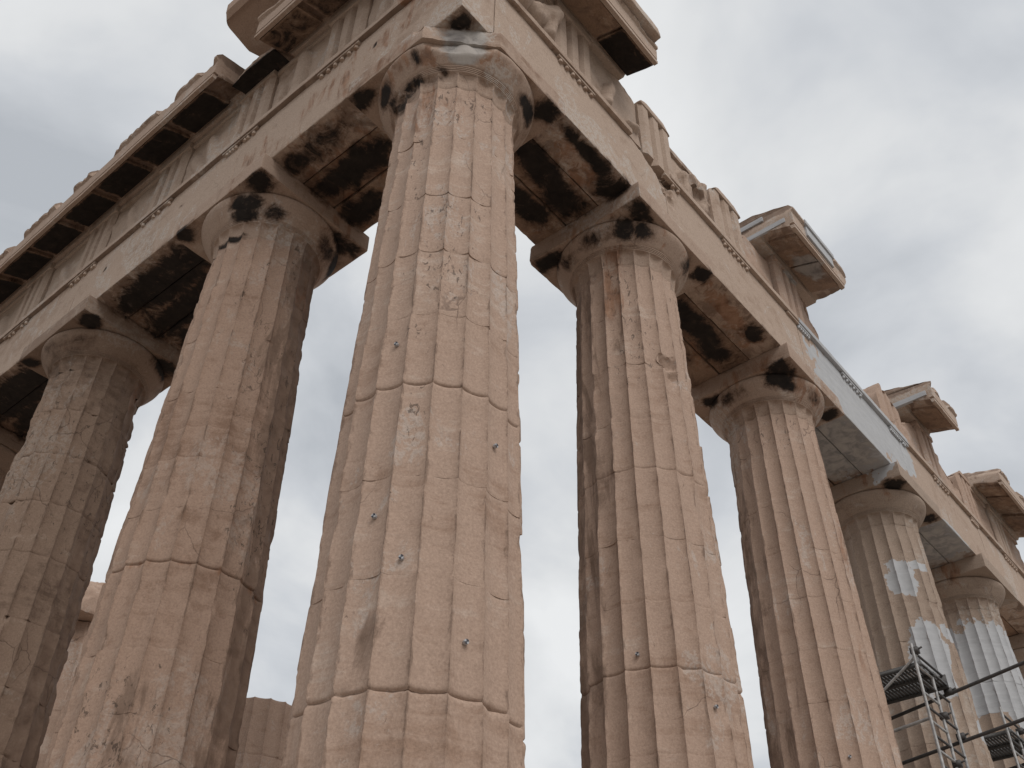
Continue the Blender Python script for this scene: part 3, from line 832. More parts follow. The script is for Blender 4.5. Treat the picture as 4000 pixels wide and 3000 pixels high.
def gutta_mesh(side, s, o, z, r=0.036, h=0.066, seed=0):
    th = np.arange(12) / 12 * 2 * np.pi
    ring = []
    for (rr, zz) in ((r * 0.82, z), (r * 0.95, z - h * 0.6), (r, z - h)):
        ring.append(np.stack([s + rr * np.cos(th), o + rr * np.sin(th), np.full(12, zz)], 1))
    A = np.concatenate(ring + [np.array([[s, o, z - h]])])
    f = mapN if side == 'N' else mapE
    P = f(A[:, 0], A[:, 1], A[:, 2])
    I = np.arange(36).reshape(3, 12)
    J = np.roll(I, -1, 1)
    F = np.stack([I[:-1], J[:-1], J[1:], I[1:]], -1).reshape(-1, 4)
    F2 = np.stack([I[2], J[2], np.full(12, 36)], -1)
    return P, [F, F2]


def beam(side, s0, s1, label, seed, tri, mats=None, cuts=(), bite=(), t0=None, t1=None, tmat=None, guttae=None, back=True, s0mid=None, front_s0=None, front_s1=None, tnew=None):
    """three slabs side by side spanning two columns, with fillet, regulae and guttae"""
    f = mapN if side == 'N' else mapE
    base = f(np.array([(s0 + s1) / 2]), np.array([0.0]), np.array([H]))[0]
    t = thing('architrave_beam', label, 'architrave beam', base, 'architrave beams')
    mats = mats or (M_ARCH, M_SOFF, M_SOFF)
    sg = 0.004
    fs0 = s0 if front_s0 is None else front_s0
    fs1 = s1 if front_s1 is None else front_s1
    sm = s0 if s0mid is None else s0mid
    lo, hi = boxmap(side, fs0 + sg, fs1 - sg, AR - 0.575, AR, H, ZT0)
    V, F = block(lo, hi, step=0.042, wear=0.016, rough=0.006, seed=seed, cuts=cuts, bite=bite)
    ax = 1 if side == 'N' else 0
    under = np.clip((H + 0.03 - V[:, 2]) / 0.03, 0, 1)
    part('face_slab', V, F, mats[0], t, stone_attrs(V, grime_shade=under * 0.55), 40)
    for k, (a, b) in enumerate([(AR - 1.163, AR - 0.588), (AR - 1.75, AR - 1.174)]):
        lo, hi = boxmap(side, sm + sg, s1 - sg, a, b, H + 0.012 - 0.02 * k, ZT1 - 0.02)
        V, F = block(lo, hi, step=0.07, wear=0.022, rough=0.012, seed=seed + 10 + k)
        part('inner_slab', V, F, mats[1], t, stone_attrs(V, grime_shade=np.full(len(V), 0.45)), 40)
    # crowning fillet
    a, b = (fs0 if t0 is None else t0), (fs1 if t1 is None else t1)
    segs = [(a, b)] if not isinstance(a, (list, tuple)) else a
    for (a, b) in segs:
        lo, hi = boxmap(side, a + sg, b - sg, AR - 0.5, AR + 0.07, ZT0 + 0.002, ZT1)
        V, F = block(lo, hi, step=0.06, wear=0.010, rough=0.003, seed=seed + 20, cuts=cuts, bite=[])
        fu = np.clip((ZT0 + 0.02 - V[:, 2]) / 0.02, 0, 1) * (0.95 if side == 'E' else 0.45)  # shade under the fillet, painted in as a dark underside
        part('fillet', V, F, tmat or mats[0], t, stone_attrs(V, newm=tnew, grime_shade=fu), 40)
    for (sc, w, gs) in tri:
        lo, hi = boxmap(side, sc - w / 2, sc + w / 2, AR - 0.02, AR + 0.05, ZT0 - 0.05, ZT0 - 0.001)
        V, F = block(lo, hi, step=0.06, wear=0.006, rough=0.002, seed=seed + 30)
        rg = part('regula', V, F, tmat or mats[0], t, stone_attrs(V, newm=tnew, grime_shade=np.full(len(V), 0.6 if side == 'E' else 0.3)), 40)
        for g in gs:
            sx = sc - w / 2 + w * (g + 0.5) / 6
            V, F = gutta_mesh(side, sx, AR + 0.012, ZT0 - 0.0505)
            part('gutta', V, F, tmat or mats[0], rg, stone_attrs(V, newm=tnew), 50)
    return t


ALL = range(6)
TW = 0.85
# east: the face slab runs through to the corner
beam('E', -AR, 3.66, 'corner architrave beam streaked orange, left of the broken capital', 71, [(1.50, TW, ALL), (-0.45, TW, (0, 1)), (3.45, 0.40, (1, 3, 4))],
     s0mid=-0.29, front_s1=3.66, bite=[((-0.90, 0.77, 11.25), 0.055), ((-0.90, 2.83, 11.25), 0.055), ((-0.90, 1.24, 11.38), 0.06), ((-0.90, 1.24, 11.22), 0.06)])
beam('E', 3.66, 7.95, 'architrave beam over the second and third left columns, soffit almost black', 73, [(3.87, 0.42, (1, 2, 3, 4)), (5.80, TW, (0, 2, 3, 5)), (7.74, 0.42, (0, 1, 4))])
beam('E', 7.95, 12.24, 'architrave beam running out of the picture at the left edge', 75, [(8.16, 0.42, (1, 2, 4)), (10.1, TW, (0, 1, 3, 4)), (12.03, 0.42, ALL)])
beam('E', 12.24, 16.53, 'hidden far architrave beam of the left side, beyond the left edge', 77, [(14.4, TW, ())])
# north
beam('N', -AR + 0.58, 3.66, 'smooth pale architrave beam right of the corner, black patches on its soffit', 81, [(1.42, TW, ALL)],
     t0=[(-0.27, 2.76)], bite=[((3.42, -1.00, 11.84), 0.40), ((3.02, -1.00, 11.86), 0.26), ((3.66, -0.99, 11.50), 0.24), ((3.64, -0.93, 11.2), 0.11)])
beam('N', 3.66, 7.95, 'architrave beam with its upper edge broken away above the second right column', 83, [(3.86, 0.42, (3, 5)), (5.80, TW, ALL), (7.75, 0.40, ())],
     t0=[(3.80, 7.95)], bite=[((3.70, -1.0, 11.70), 0.30), ((3.72, -0.95, 11.36), 0.18), ((3.79, -0.93, 11.12), 0.12)])
beam('N', 7.95, 12.24, 'architrave beam repaired with clean white marble', 85, [(8.17, 0.44, (0, 1, 2, 3, 4, 5)), (10.1, TW, ALL), (12.02, 0.44, ALL)], mats=(M_ARCH, M_SOFF, M_SOFF), tnew=1.0)
beam('N', 12.24, 16.53, 'old architrave beam beyond the white repaired one, above the scaffold', 87, [(12.46, 0.44, (0, 2, 3)), (14.4, TW, ALL), (16.3, 0.44, ALL)])
beam('N', 16.53, 20.82, 'last architrave beam on the right, cut by the picture edge', 89, [(18.6, TW, ALL)])

# ------------------------------------------------------------------ frieze
ZF = 13.10


def triglyph(side, sc, label, seed, w=TW, z1=ZF, cuts=(), bite=(), band=True, mat=None, z0=ZT1 + 0.002, depth=0.55, grime_shade=0.15):
    f = mapN if side == 'N' else mapE
    base = f(np.array([sc]), np.array([AR]), np.array([z0]))[0]
    t = thing('triglyph_block', label, 'triglyph', base, 'triglyph blocks of the frieze')
    u = w / 12
    o1 = AR + 0.035
    g = 0.105
    prof = [(0, o1 - 0.052), (u, o1), (3 * u, o1), (4 * u, o1 - g), (5 * u, o1), (7 * u, o1), (8 * u, o1 - g), (9 * u, o1), (11 * u, o1), (12 * u, o1 - 0.052),
            (12 * u, o1 - depth), (0, o1 - depth)]
    prof = [(sc - w / 2 + a, b) for a, b in prof]
    zt = z1 - 0.135 if band else z1

    def mp(z, s, o):
        return f(s, o, z)
    V, F = extrude(prof, z0, zt, mp, step=0.05, sub=0.04, rough=0.006, seed=seed, cuts=cuts, bite=bite, flip=(side == 'E'))
    mat = mat or M_ARCH
    part('glyph_block', V, F, mat, t, stone_attrs(V, grime_shade=np.full(len(V), grime_shade)), 30)
    if band:
        lo, hi = boxmap(side, sc - w / 2 - 0.004, sc + w / 2 + 0.004, o1 - depth + 0.01, o1 + 0.022, zt + 0.002, z1)
        V, F = block(lo, hi, step=0.05, wear=0.014, rough=0.004, seed=seed + 1, cuts=cuts, bite=bite)
        part('crown_band', V, F, mat, t, stone_attrs(V, grime_shade=np.full(len(V), grime_shade)), 40)
    return t


def metope(side, s0, s1, label, seed, figs=(), z1=ZF, o=AR - 0.055, cuts=(), bite=(), amp=0.09, mat=None, band=True, thick=0.30, grime_shade=0.2, high=1.25):
    """panel with the battered remains of a relief: capsules (s0,z0,s1,z1,r) raised from its face"""
    f = mapN if side == 'N' else mapE
    z0 = ZT1 + 0.002
    base = f(np.array([(s0 + s1) / 2]), np.array([o]), np.array([z0]))[0]
    t = thing('metope_panel', label, 'metope', base, 'metope panels of the frieze')
    lo, hi = boxmap(side, s0 + 0.004, s1 - 0.004, o - thick, o, z0, z1 - (0.12 if band else 0))

    def post(P):
        s = P[:, 0] if side == 'N' else P[:, 1]
        oo = -P[:, 1] if side == 'N' else -P[:, 0]
        h = np.zeros(len(P))
        Q = np.stack([s, P[:, 2]], 1)
        wob = np.stack([fb(P, 4, seed + 60, 3), fb(P, 4, seed + 61, 3)], 1) * 0.03
        for (a, b, c_, d_, r) in figs:
            A, B = np.array([a, b]), np.array([c_, d_])
            ab = B - A
            tt = np.clip(((Q + wob - A) @ ab) / max(ab @ ab, 1e-6), 0, 1)
            dist = np.linalg.norm(Q + wob - (A + tt[:, None] * ab), axis=1)
            h = np.maximum(h, np.sqrt(np.clip(r * r - dist * dist, 0, None)) * high)
        h = h * np.clip(1.0 + 0.6 * fb(P, 3.5, seed + 70, 3), 0.15, 1.4)
        h = np.clip(h + 0.02 * fb(P, 5, seed + 71, 3) + amp * np.clip(fb(P, 2.2, seed + 72, 3), 0, 1), -0.03, 0.3)
        m = oo > o - 0.05
        P = P.copy()
        if side == 'N':
            P[:, 1] -= np.where(m, h, 0)
        else:
            P[:, 0] -= np.where(m, h, 0)
        P = plane_cuts(P, cuts, seed)
        return bites(P, bite, seed)
    V, F = block(lo, hi, step=0.03, wear=0.01, rough=0.006, seed=seed, post=post)
    part('relief_panel', V, F, mat or M_ARCH, t, stone_attrs(V, grime_shade=np.full(len(V), grime_shade)), 45)
    if band:
        lo, hi = boxmap(side, s0 + 0.004, s1 - 0.004, o - thick, o + 0.05, z1 - 0.118, z1)
        V, F = block(lo, hi, step=0.06, wear=0.012, rough=0.004, seed=seed + 2, cuts=cuts, bite=bite)
        part('crown_band', V, F, mat or M_ARCH, t, stone_attrs(V, grime_shade=np.full(len(V), grime_shade)), 40)
    return t


# left (east) frieze
triglyph('E', -0.45, 'corner triglyph above the broken capital, left face', 101, depth=0.5)
for k, sc in enumerate([1.50, 3.63, 5.80, 7.95, 10.10, 12.24, 14.4]):
    words = ['first triglyph left of the corner, under the tall cornice corner', 'second triglyph from the corner on the left, below the gap in the cornice',
             'third triglyph from the corner on the left frieze', 'fourth triglyph from the corner on the left frieze',
             'fifth triglyph from the corner on the left frieze', 'sixth triglyph on the left, small at the picture edge', 'seventh triglyph on the left, beyond the picture edge'][k]
    triglyph('E', sc, words, 103 + k * 3, grime_shade=0.12)
E_MET = [(-0.02, 1.07), (1.93, 3.20), (4.06, 5.37), (6.23, 7.52), (8.38, 9.67), (10.53, 11.81), (12.67, 13.97)]
words = ['left metope nearest the corner, with a worn figure and dark hollow', 'metope with a worn upright figure below the cornice gap',
         'metope with a faint swelling relief, third on the left', 'nearly bare worn metope, fourth on the left', 'pale worn metope, fifth on the left',
         'dim metope near the left picture edge', 'metope beyond the left picture edge']
figE = [[(0.35, 11.9, 0.45, 12.6, 0.16), (0.45, 12.6, 0.75, 12.8, 0.12), (0.8, 11.85, 0.75, 12.3, 0.12)],
        [(2.55, 11.9, 2.5, 12.75, 0.15), (2.5, 12.7, 2.5, 12.85, 0.11), (3.0, 11.85, 2.95, 12.4, 0.10)],
        [(4.5, 11.85, 4.75, 12.6, 0.16), (4.9, 12.0, 5.15, 12.5, 0.12)], [(6.7, 11.9, 6.9, 12.5, 0.13)],
        [(8.8, 11.9, 9.1, 12.5, 0.14)], [(11.0, 11.9, 11.3, 12.6, 0.14)], []]
for k, (a, b) in enumerate(E_MET):
    metope('E', a, b, words[k], 131 + 3 * k, figE[k], grime_shade=0.12, high=0.55)

# right (north) frieze
triglyph('N', -0.46, 'corner triglyph above the broken capital, right face', 161, depth=0.4)
metope('N', -0.03, 0.99, 'right metope nearest the corner, torn bodies carved in high relief', 163,
       [(0.15, 11.95, 0.35, 12.7, 0.18), (0.45, 12.0, 0.9, 12.45, 0.15), (0.85, 12.45, 0.85, 12.0, 0.12), (0.3, 12.8, 0.6, 12.75, 0.13), (0.65, 12.35, 0.95, 12.65, 0.13)], amp=0.14)
triglyph('N', 1.42, 'triglyph right of the corner under the overhanging cornice end', 165)
metope('N', 1.85, 3.13, 'battered metope with broken top, just beyond the cornice end', 167, [(2.2, 11.9, 2.35, 12.45, 0.10), (2.75, 12.0, 3.0, 12.1, 0.07)],
       band=False, cuts=[((2.86, -0.9, 13.02), (0.45, 0.0, 1.0), 0.10, 2.5)], amp=0.05)
triglyph('N', 3.58, 'free standing triglyph with a rounded broken top above the second right column', 169, w=0.88, z0=11.70,
         cuts=[((3.25, -0.9, 13.06), (-0.5, 0, 1.0), 0.05, 4.0), ((3.9, -0.9, 13.02), (0.8, -0.2, 1.0), 0.06, 4.0)])
metope('N', 4.04, 5.27, 'low grey broken metope with deep hollows between two triglyphs', 171,
       [(4.5, 11.9, 4.45, 12.4, 0.12), (4.95, 11.9, 4.9, 12.5, 0.13), (4.7, 12.4, 4.7, 12.6, 0.1)], z1=12.86, amp=0.16, grime_shade=0.5, band=True, o=AR - 0.09,
       bite=[((4.75, -0.86, 12.25), 0.16), ((5.05, -0.87, 12.05), 0.12)])
triglyph('N', 5.78, 'triglyph with two dark glyph tops standing before the white repaired cornice block', 173, w=0.98,
         cuts=[((6.15, -0.9, 13.02), (0.8, 0, 1.0), 0.05, 4.0), ((5.35, -0.9, 12.95), (-0.8, 0, 1.0), 0.07, 3.0)])
metope('N', 6.29, 7.50, 'plain metope under the second cornice block on the right', 175, [], amp=0.06, z1=12.95, o=AR - 0.10, band=False,
       cuts=[((6.5, -0.9, 12.75), (-1.0, 0, 0.5), 0.12, 2.0)], mat=M_COL)
triglyph('N', 7.95, 'pinkish worn triglyph under the second cornice block on the right', 177, mat=M_COL, bite=[((7.4, -1.0, 12.75), 0.16)])
metope('N', 8.39, 9.30, 'broken metope stump at the far end of the second cornice block', 179, [], band=False, z1=13.0, mat=M_COL,
       cuts=[((8.72, -0.8, 12.75), (1.0, 0, 0.62), 0.14, 2.0)])
metope('N', 9.72, 10.35, 'tiny broken stub of frieze stone lying on the white architrave', 181, [], z1=12.08, band=False, mat=M_COL, o=AR - 0.12,
       cuts=[((10.1, -0.8, 12.0), (0.6, 0, 1.0), 0.06, 3.0), ((9.85, -0.8, 12.0), (-0.8, 0, 1.0), 0.06, 3.0)])
triglyph('N', 12.24, 'rough reddish stone with a broken sloping top beside the third cornice block', 183, w=1.1, mat=M_COL, band=False, z1=12.95,
         cuts=[((11.85, -0.9, 12.75), (-0.9, 0, 0.55), 0.16, 1.8), ((12.2, -0.9, 12.72), (0.35, 0, 1.0), 0.10, 2.5)])
metope('N', 12.80, 13.95, 'low broken metope between the rough stone and the third cornice block', 185, [], z1=12.9, mat=M_COL, band=False,
       cuts=[((13.2, -0.9, 12.6), (-0.7, 0, 1.0), 0.12, 2.0)])
triglyph('N', 14.35, 'narrow leaning looking triglyph carrying the third cornice block', 187, mat=M_COL, grime_shade=0.3)
metope('N', 14.80, 16.05, 'battered pinkish metope right of the third cornice block', 189, [], z1=12.98, mat=M_COL, amp=0.16, band=False,
       cuts=[((15.3, -0.9, 12.65), (0.55, 0, 1.0), 0.16, 1.8)])
triglyph('N', 16.55, 'triglyph left below the last cornice block on the right', 191, mat=M_COL, cuts=[((16.2, -0.9, 12.9), (-0.9, 0, 1.0), 0.08, 3.0)])
metope('N', 17.0, 18.2, 'shaded metope under the last cornice block on the right', 193, [], mat=M_COL)
triglyph('N', 18.65, 'dim triglyph under the last cornice block at the right picture edge', 195, mat=M_ARCH)
metope('N', 19.1, 20.4, 'metope beyond the right picture edge', 197, [], mat=M_COL)

# ------------------------------------------------------------------ cornice blocks
GF = 1.54                      # outward reach of the cornice face


def cornice(side, s0, s1, label, seed, mut, reach=GF, z=ZF, cuts=(), bite=(), mat=None, soot_shade=1.0, jag=0.05, top=0.60, msoot=None, crown=True, back=-0.1, group='cornice blocks', fillets=()):
    f = mapN if side == 'N' else mapE
    base = f(np.array([(s0 + s1) / 2]), np.array([AR]), np.array([z]))[0]
    t = thing('cornice_block', label, 'cornice block', base, group)
    R_ = reach
    zs = z - 0.16                    # soffit level at the outer edge
    prof = [(back, z + 0.002), (AR + 0.045, z + 0.002), (AR + 0.075, z + 0.06), (AR + 0.10, z + 0.055), (R_ - 0.075, zs + 0.030), (R_ - 0.07, zs - 0.055), (R_ - 0.005, zs - 0.055), (R_ - 0.005, zs + 0.02),
            (R_ - 0.09, zs + 0.03), (R_ - 0.09, zs + 0.085), (R_ - 0.012, zs + 0.085), (R_ - 0.012, zs + 0.40)]
    if crown:
        prof += [(R_ + 0.035, zs + 0.44), (R_ + 0.035, zs + 0.50)]
    prof += [(R_ - 0.05, z + top - 0.14), (AR, z + top), (back, z + top)]

    def jagf(P, ss, oo, zz):
        m = np.clip((zz - (zs + 0.36)) / 0.08, 0, 1) * np.clip((oo - AR) / 0.3, 0, 1)
        Q = np.stack([ss, oo * 0.3, zz * 0.2], 1)
        n_ = np.clip((vn(Q, 1.9, seed) + 0.35 * vn(Q, 5.3, seed + 1) - 0.05) * 9, 0, 1) * 0.55 + np.clip(fb(Q, 7.0, seed + 2, 3), 0, 1) * 0.5
        P = P.copy()
        P[:, 2] -= m * n_ * jag * 2.0
        inn = m * n_ * jag * 1.3
        if side == 'N':
            P[:, 1] += inn
        else:
            P[:, 0] += inn
        return P
    V, F = extrude(prof, s0 + 0.003, s1 - 0.003, f, step=0.05, sub=0.045, rough=0.006, seed=seed, cuts=cuts, bite=bite, flip=(side == 'N'), jag=jagf)
    oo = -V[:, 1] if side == 'N' else -V[:, 0]
    zz = V[:, 2]
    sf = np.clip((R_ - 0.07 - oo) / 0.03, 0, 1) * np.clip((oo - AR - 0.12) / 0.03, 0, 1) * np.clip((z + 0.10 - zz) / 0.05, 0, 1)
    at = stone_attrs(V, grime_shade=np.full(len(V), 0.2))
    at['grime_shade'] = np.maximum(at['grime_shade'], sf * (0.95 if side == 'E' else 0.62))
    at['grime_shade'] = np.maximum(at['grime_shade'], np.clip((zz - (zs + 0.42)) / 0.03, 0, 1) * 0.75)
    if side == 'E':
        at['soot_shade'] = np.maximum(at['soot_shade'], sf * 0.42)
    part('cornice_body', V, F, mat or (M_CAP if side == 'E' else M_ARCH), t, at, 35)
    for (a, b, so_) in mut:
        # flat slab hung under the sloping soffit
        h = 0.065
        o0, o1 = AR + 0.11, R_ - 0.085
        za = z + 0.052 - (o0 - AR - 0.10) / (R_ - 0.075 - AR - 0.10) * 0.185
        zb = z + 0.052 - (o1 - AR - 0.10) / (R_ - 0.075 - AR - 0.10) * 0.185
        mp = [(o0, za + 0.02), (o0, za - h), (o1, zb - h), (o1, zb + 0.02)]
        V, F = extrude(mp, a, b, f, step=0.05, sub=0.05, rough=0.008, seed=seed + 40, cuts=cuts, bite=bite, flip=(side == 'E'))
        vo = -V[:, 1] if side == 'N' else -V[:, 0]
        vs = V[:, 0] if side == 'N' else V[:, 1]
        edge = np.minimum(np.minimum(o1 - vo, vs - a), b - vs)
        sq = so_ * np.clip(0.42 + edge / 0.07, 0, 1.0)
        part('mutule', V, F, M_SOFF, t, stone_attrs(V, soot_shade=sq, grime_shade=np.full(len(V), 0.5)), 40)
    return t


def muts(*cs, w=0.92, so=1.0):
    return [(c - w / 2, c + w / 2, so) for c in cs]


# left cornice, from the gap to the picture edge
cornice('E', 3.93, 6.29, 'long eaves cornice block just left of the gap, soffit panels black', 201, muts(4.72, 5.78, so=1.0), jag=0.07)
cornice('E', 6.29, 8.42, 'eaves cornice block second left of the gap', 205, muts(6.85, 7.90), jag=0.10)
cornice('E', 8.42, 10.56, 'eaves cornice block third left of the gap', 209, muts(8.98, 10.02), jag=0.10)
cornice('E', 10.56, 12.70, 'eaves cornice block at the left picture edge', 213, muts(11.1, 12.16), jag=0.10)
cornice('E', 12.70, 14.84, 'eaves cornice block beyond the left picture edge', 217, muts(13.3, 14.3), jag=0.08)
# the gap: what is left of the broken block
t = thing('cornice_block', 'broken cornice stub with its front edge gone, in the gap', 'cornice block', (-AR, 3.42, ZF), 'cornice blocks')
V, F = extrude([(-0.1, ZF + 0.002), (0.98, ZF - 0.02), (1.22, ZF - 0.075), (1.27, ZF - 0.03), (1.22, ZF + 0.06), (1.05, ZF + 0.15), (-0.1, ZF + 0.22)], 2.925, 3.925, mapE, step=0.04, sub=0.04, rough=0.02, seed=221,
               cuts=[((-1.20, 3.4, 13.1), (-1.0, 0.0, 0.1), 0.07, 3.0)])
part('cornice_body', V, F, M_CAP, t, stone_attrs(V, soot_shade=np.clip((ZF + 0.0 - V[:, 2]) / 0.02, 0, 1) * 0.95, grime_shade=np.full(len(V), 0.5)), 35)
# corner cornice
cornice('E', 0.72, 2.92, 'high corner cornice block on the left face with a deep brown soffit', 225, [(0.80, 1.90, 0.62), (2.03, 2.88, 0.66)], jag=0.03,
        cuts=[((-1.2, 2.9, 13.05), (0.35, 1.0, -0.4), 0.03, 3.0)])
cornice('E', -GF, 0.72, 'corner cornice block at the very top of the temple corner', 229, [(-0.85, 0.62, 0.55)], jag=0.03)
cornice('N', -AR, 0.85, 'cornice block over the corner metope on the right face', 231, [(-0.5, 0.75, 0.25)], jag=0.03, back=0.2)
cornice('N', 0.85, 2.76, 'overhanging cornice end right of the corner with a black soffit panel', 233, [(0.90, 1.84, 0.25), (1.90, 2.74, 1.0)], jag=0.03, back=0.2,
        cuts=[((2.72, -1.3, 13.1), (1.0, 0.05, -0.1), 0.02, 3.0)])
# roof edge pieces on top of the corner
for (side, lo, hi, lab, sd_, cuts_) in [
    ('N', (1.25, -1.68, 13.44), (2.72, -0.3, 13.62), 'thin roof edge slab on the overhanging cornice end', 241, [((2.7, -1.4, 13.5), (1.0, -0.2, 0.3), 0.04, 3.0)]),
    ('N', (-0.9, -1.60, 13.62), (1.2, -0.3, 13.80), 'weathered slab lying on the cornice right of the corner', 243, []),
]:
    V, F = block(lo, hi, step=0.05, wear=0.02, rough=0.006, seed=sd_, cuts=cuts_)
    b = ((lo[0] + hi[0]) / 2, (lo[1] + hi[1]) / 2, lo[2])
    o = mkmesh('roof_edge_slab', V, F, b, M_ARCH, attrs=stone_attrs(V), smooth=40)
    o['kind'] = 'thing'
    o['label'] = lab
    o['category'] = 'stone slab'

V, F = extrude([(-0.3, 13.87), (0.90, 13.87), (1.20, 13.95), (1.64, 14.10), (1.70, 14.08), (1.78, 14.16), (1.78, 14.40), (1.70, 14.46), (-0.3, 14.62)], -1.4, 3.80, mapE, step=0.05, sub=0.05,
               rough=0.008, seed=251, cuts=[((-1.74, 3.70, 14.0), (-0.7, 0.8, -0.05), 0.015, 2.0), ((-0.95, 3.72, 14.0), (0.45, 1.0, -0.2), 0.02, 2.0)])
o = mkmesh('pediment_block', V, F, (-1.0, 1.2, 13.86), M_COLE, attrs=stone_attrs(V, grime_shade=np.full(len(V), 0.25)), smooth=40)
o['kind'] = 'thing'
o['label'] = 'sloping pediment corner block jutting out above the left cornice'
o['category'] = 'pediment block'
V, F = block((-1.40, -1.2, 13.50), (-0.2, 2.85, 13.856), step=0.08, wear=0.03, rough=0.01, seed=253)
o = mkmesh('pediment_floor_slab', V, F, (-0.8, 0.8, 13.50), M_ARCH, attrs=stone_attrs(V), smooth=40)
o['kind'] = 'thing'
o['label'] = 'stone slab bedded between the corner cornice and the pediment block'
o['category'] = 'stone slab'

# lone cornice blocks on the right
LONE = [cornice('N', 6.98, 9.18, 'lone cornice block patched with white marble, nearest of the three on the right skyline', 261, [(7.22, 8.0, 0.12), (8.05, 8.85, 0.0)], reach=1.60, z=13.10, jag=0.06, top=0.62, back=0.1,
        cuts=[((9.10, -1.3, 13.05), (1.0, -0.25, -0.55), 0.05, 2.5), ((7.05, -1.55, 13.55), (-1.0, -0.2, 0.4), 0.03, 3.0)], bite=[((9.15, -1.75, 13.45), 0.16)]),
        cornice('N', 13.25, 14.75, 'small lone cornice block with a white strip, middle one on the right skyline', 265, [(13.55, 14.4, 0.1)], reach=1.58, z=13.10, jag=0.08, top=0.62, back=0.1,
        cuts=[((13.3, -1.5, 13.5), (-0.8, -0.2, 0.8), 0.06, 2.0), ((14.65, -1.3, 13.05), (1.0, 0.0, -0.3), 0.04, 3.0)])]
cornice('N', 17.25, 20.4, 'last cornice block at the right picture edge, rough topped', 269, [(17.4, 17.85, 0.2), (17.95, 18.8, 0.2), (19.0, 19.9, 0.2)], reach=1.58, z=13.10, jag=0.12, top=0.62, back=0.1,
        cuts=[((17.45, -1.4, 13.45), (-0.8, -0.2, 0.8), 0.08, 2.0)])

def white_patch(parent, lo, hi, seed):
    V, F = block(lo, hi, step=0.05, wear=0.006, rough=0.002, seed=seed)
    part('white_patch', V, F, M_NEW, parent, {'newm': np.ones(len(V))}, 40)


white_patch(LONE[0], (6.966, -1.45, 13.12), (7.02, -0.35, 13.23), 501)
white_patch(LONE[0], (6.962, -1.05, 13.44), (7.02, -0.20, 13.55), 502)
white_patch(LONE[0], (7.50, -1.625, 13.10), (8.55, -1.50, 13.36), 503)
white_patch(LONE[0], (7.45, -1.655, 13.36), (8.60, -1.45, 13.47), 504)
white_patch(LONE[1], (13.215, -1.45, 13.10), (13.30, -0.30, 13.22), 506)

# ------------------------------------------------------------------ porch column stumps behind
t = thing('column_stump', 'broken porch column stump low between the corner column and its left neighbour', 'column stump', (4.45, 8.15, 0), 'porch column stumps')
c = (4.45, 8.15)
zz_ = [0, 0.95, 1.9, 2.85, 3.8, 4.72, 5.62]
for k in range(6):
    V, F, g, ar = drum(c, zz_[k] + .0015, zz_[k + 1] - .0015, 400 + k * 7, False, INE, 0.006, 0.004, wear=0.6, damage=0.7, step=0.05, cols=10,
                   cuts=[((4.1, 8.75, 5.50), (-0.45, 0.4, 1.0), 0.06, 3.0)] if k == 5 else ())
    part('drum', V, F, M_COL, t, stone_attrs(V, grime_shade=np.full(len(V), 0.2)), 32)
t = thing('column_stump', 'ragged stone top showing between the two left columns', 'column stump', (4.4, 15.05, 0), 'porch column stumps')
c = (4.4, 15.05)
zz_ = [0, 1.5, 3.0, 4.5, 6.0, 7.2, 8.3, 9.2]
for k in range(7):
    V, F, g, ar = drum(c, zz_[k] + .0015, zz_[k + 1] - .0015, 430 + k * 7, False, INE, 0.006, 0.004, wear=1.0, damage=1.4, step=0.08, cols=8)
    part('drum', V, F, M_COL, t, stone_attrs(V, grime_shade=np.full(len(V), 0.3)), 32)
V, F = block((3.5, 14.1, 9.2), (5.3, 16.0, 10.2), step=0.06, wear=0.12, rough=0.05, seed=460,
             cuts=[((3.8, 14.4, 9.9), (-0.5, -0.6, 0.7), 0.2, 1.6)])
part('broken_capital', V, F, M_COL, t, stone_attrs(V), 40)

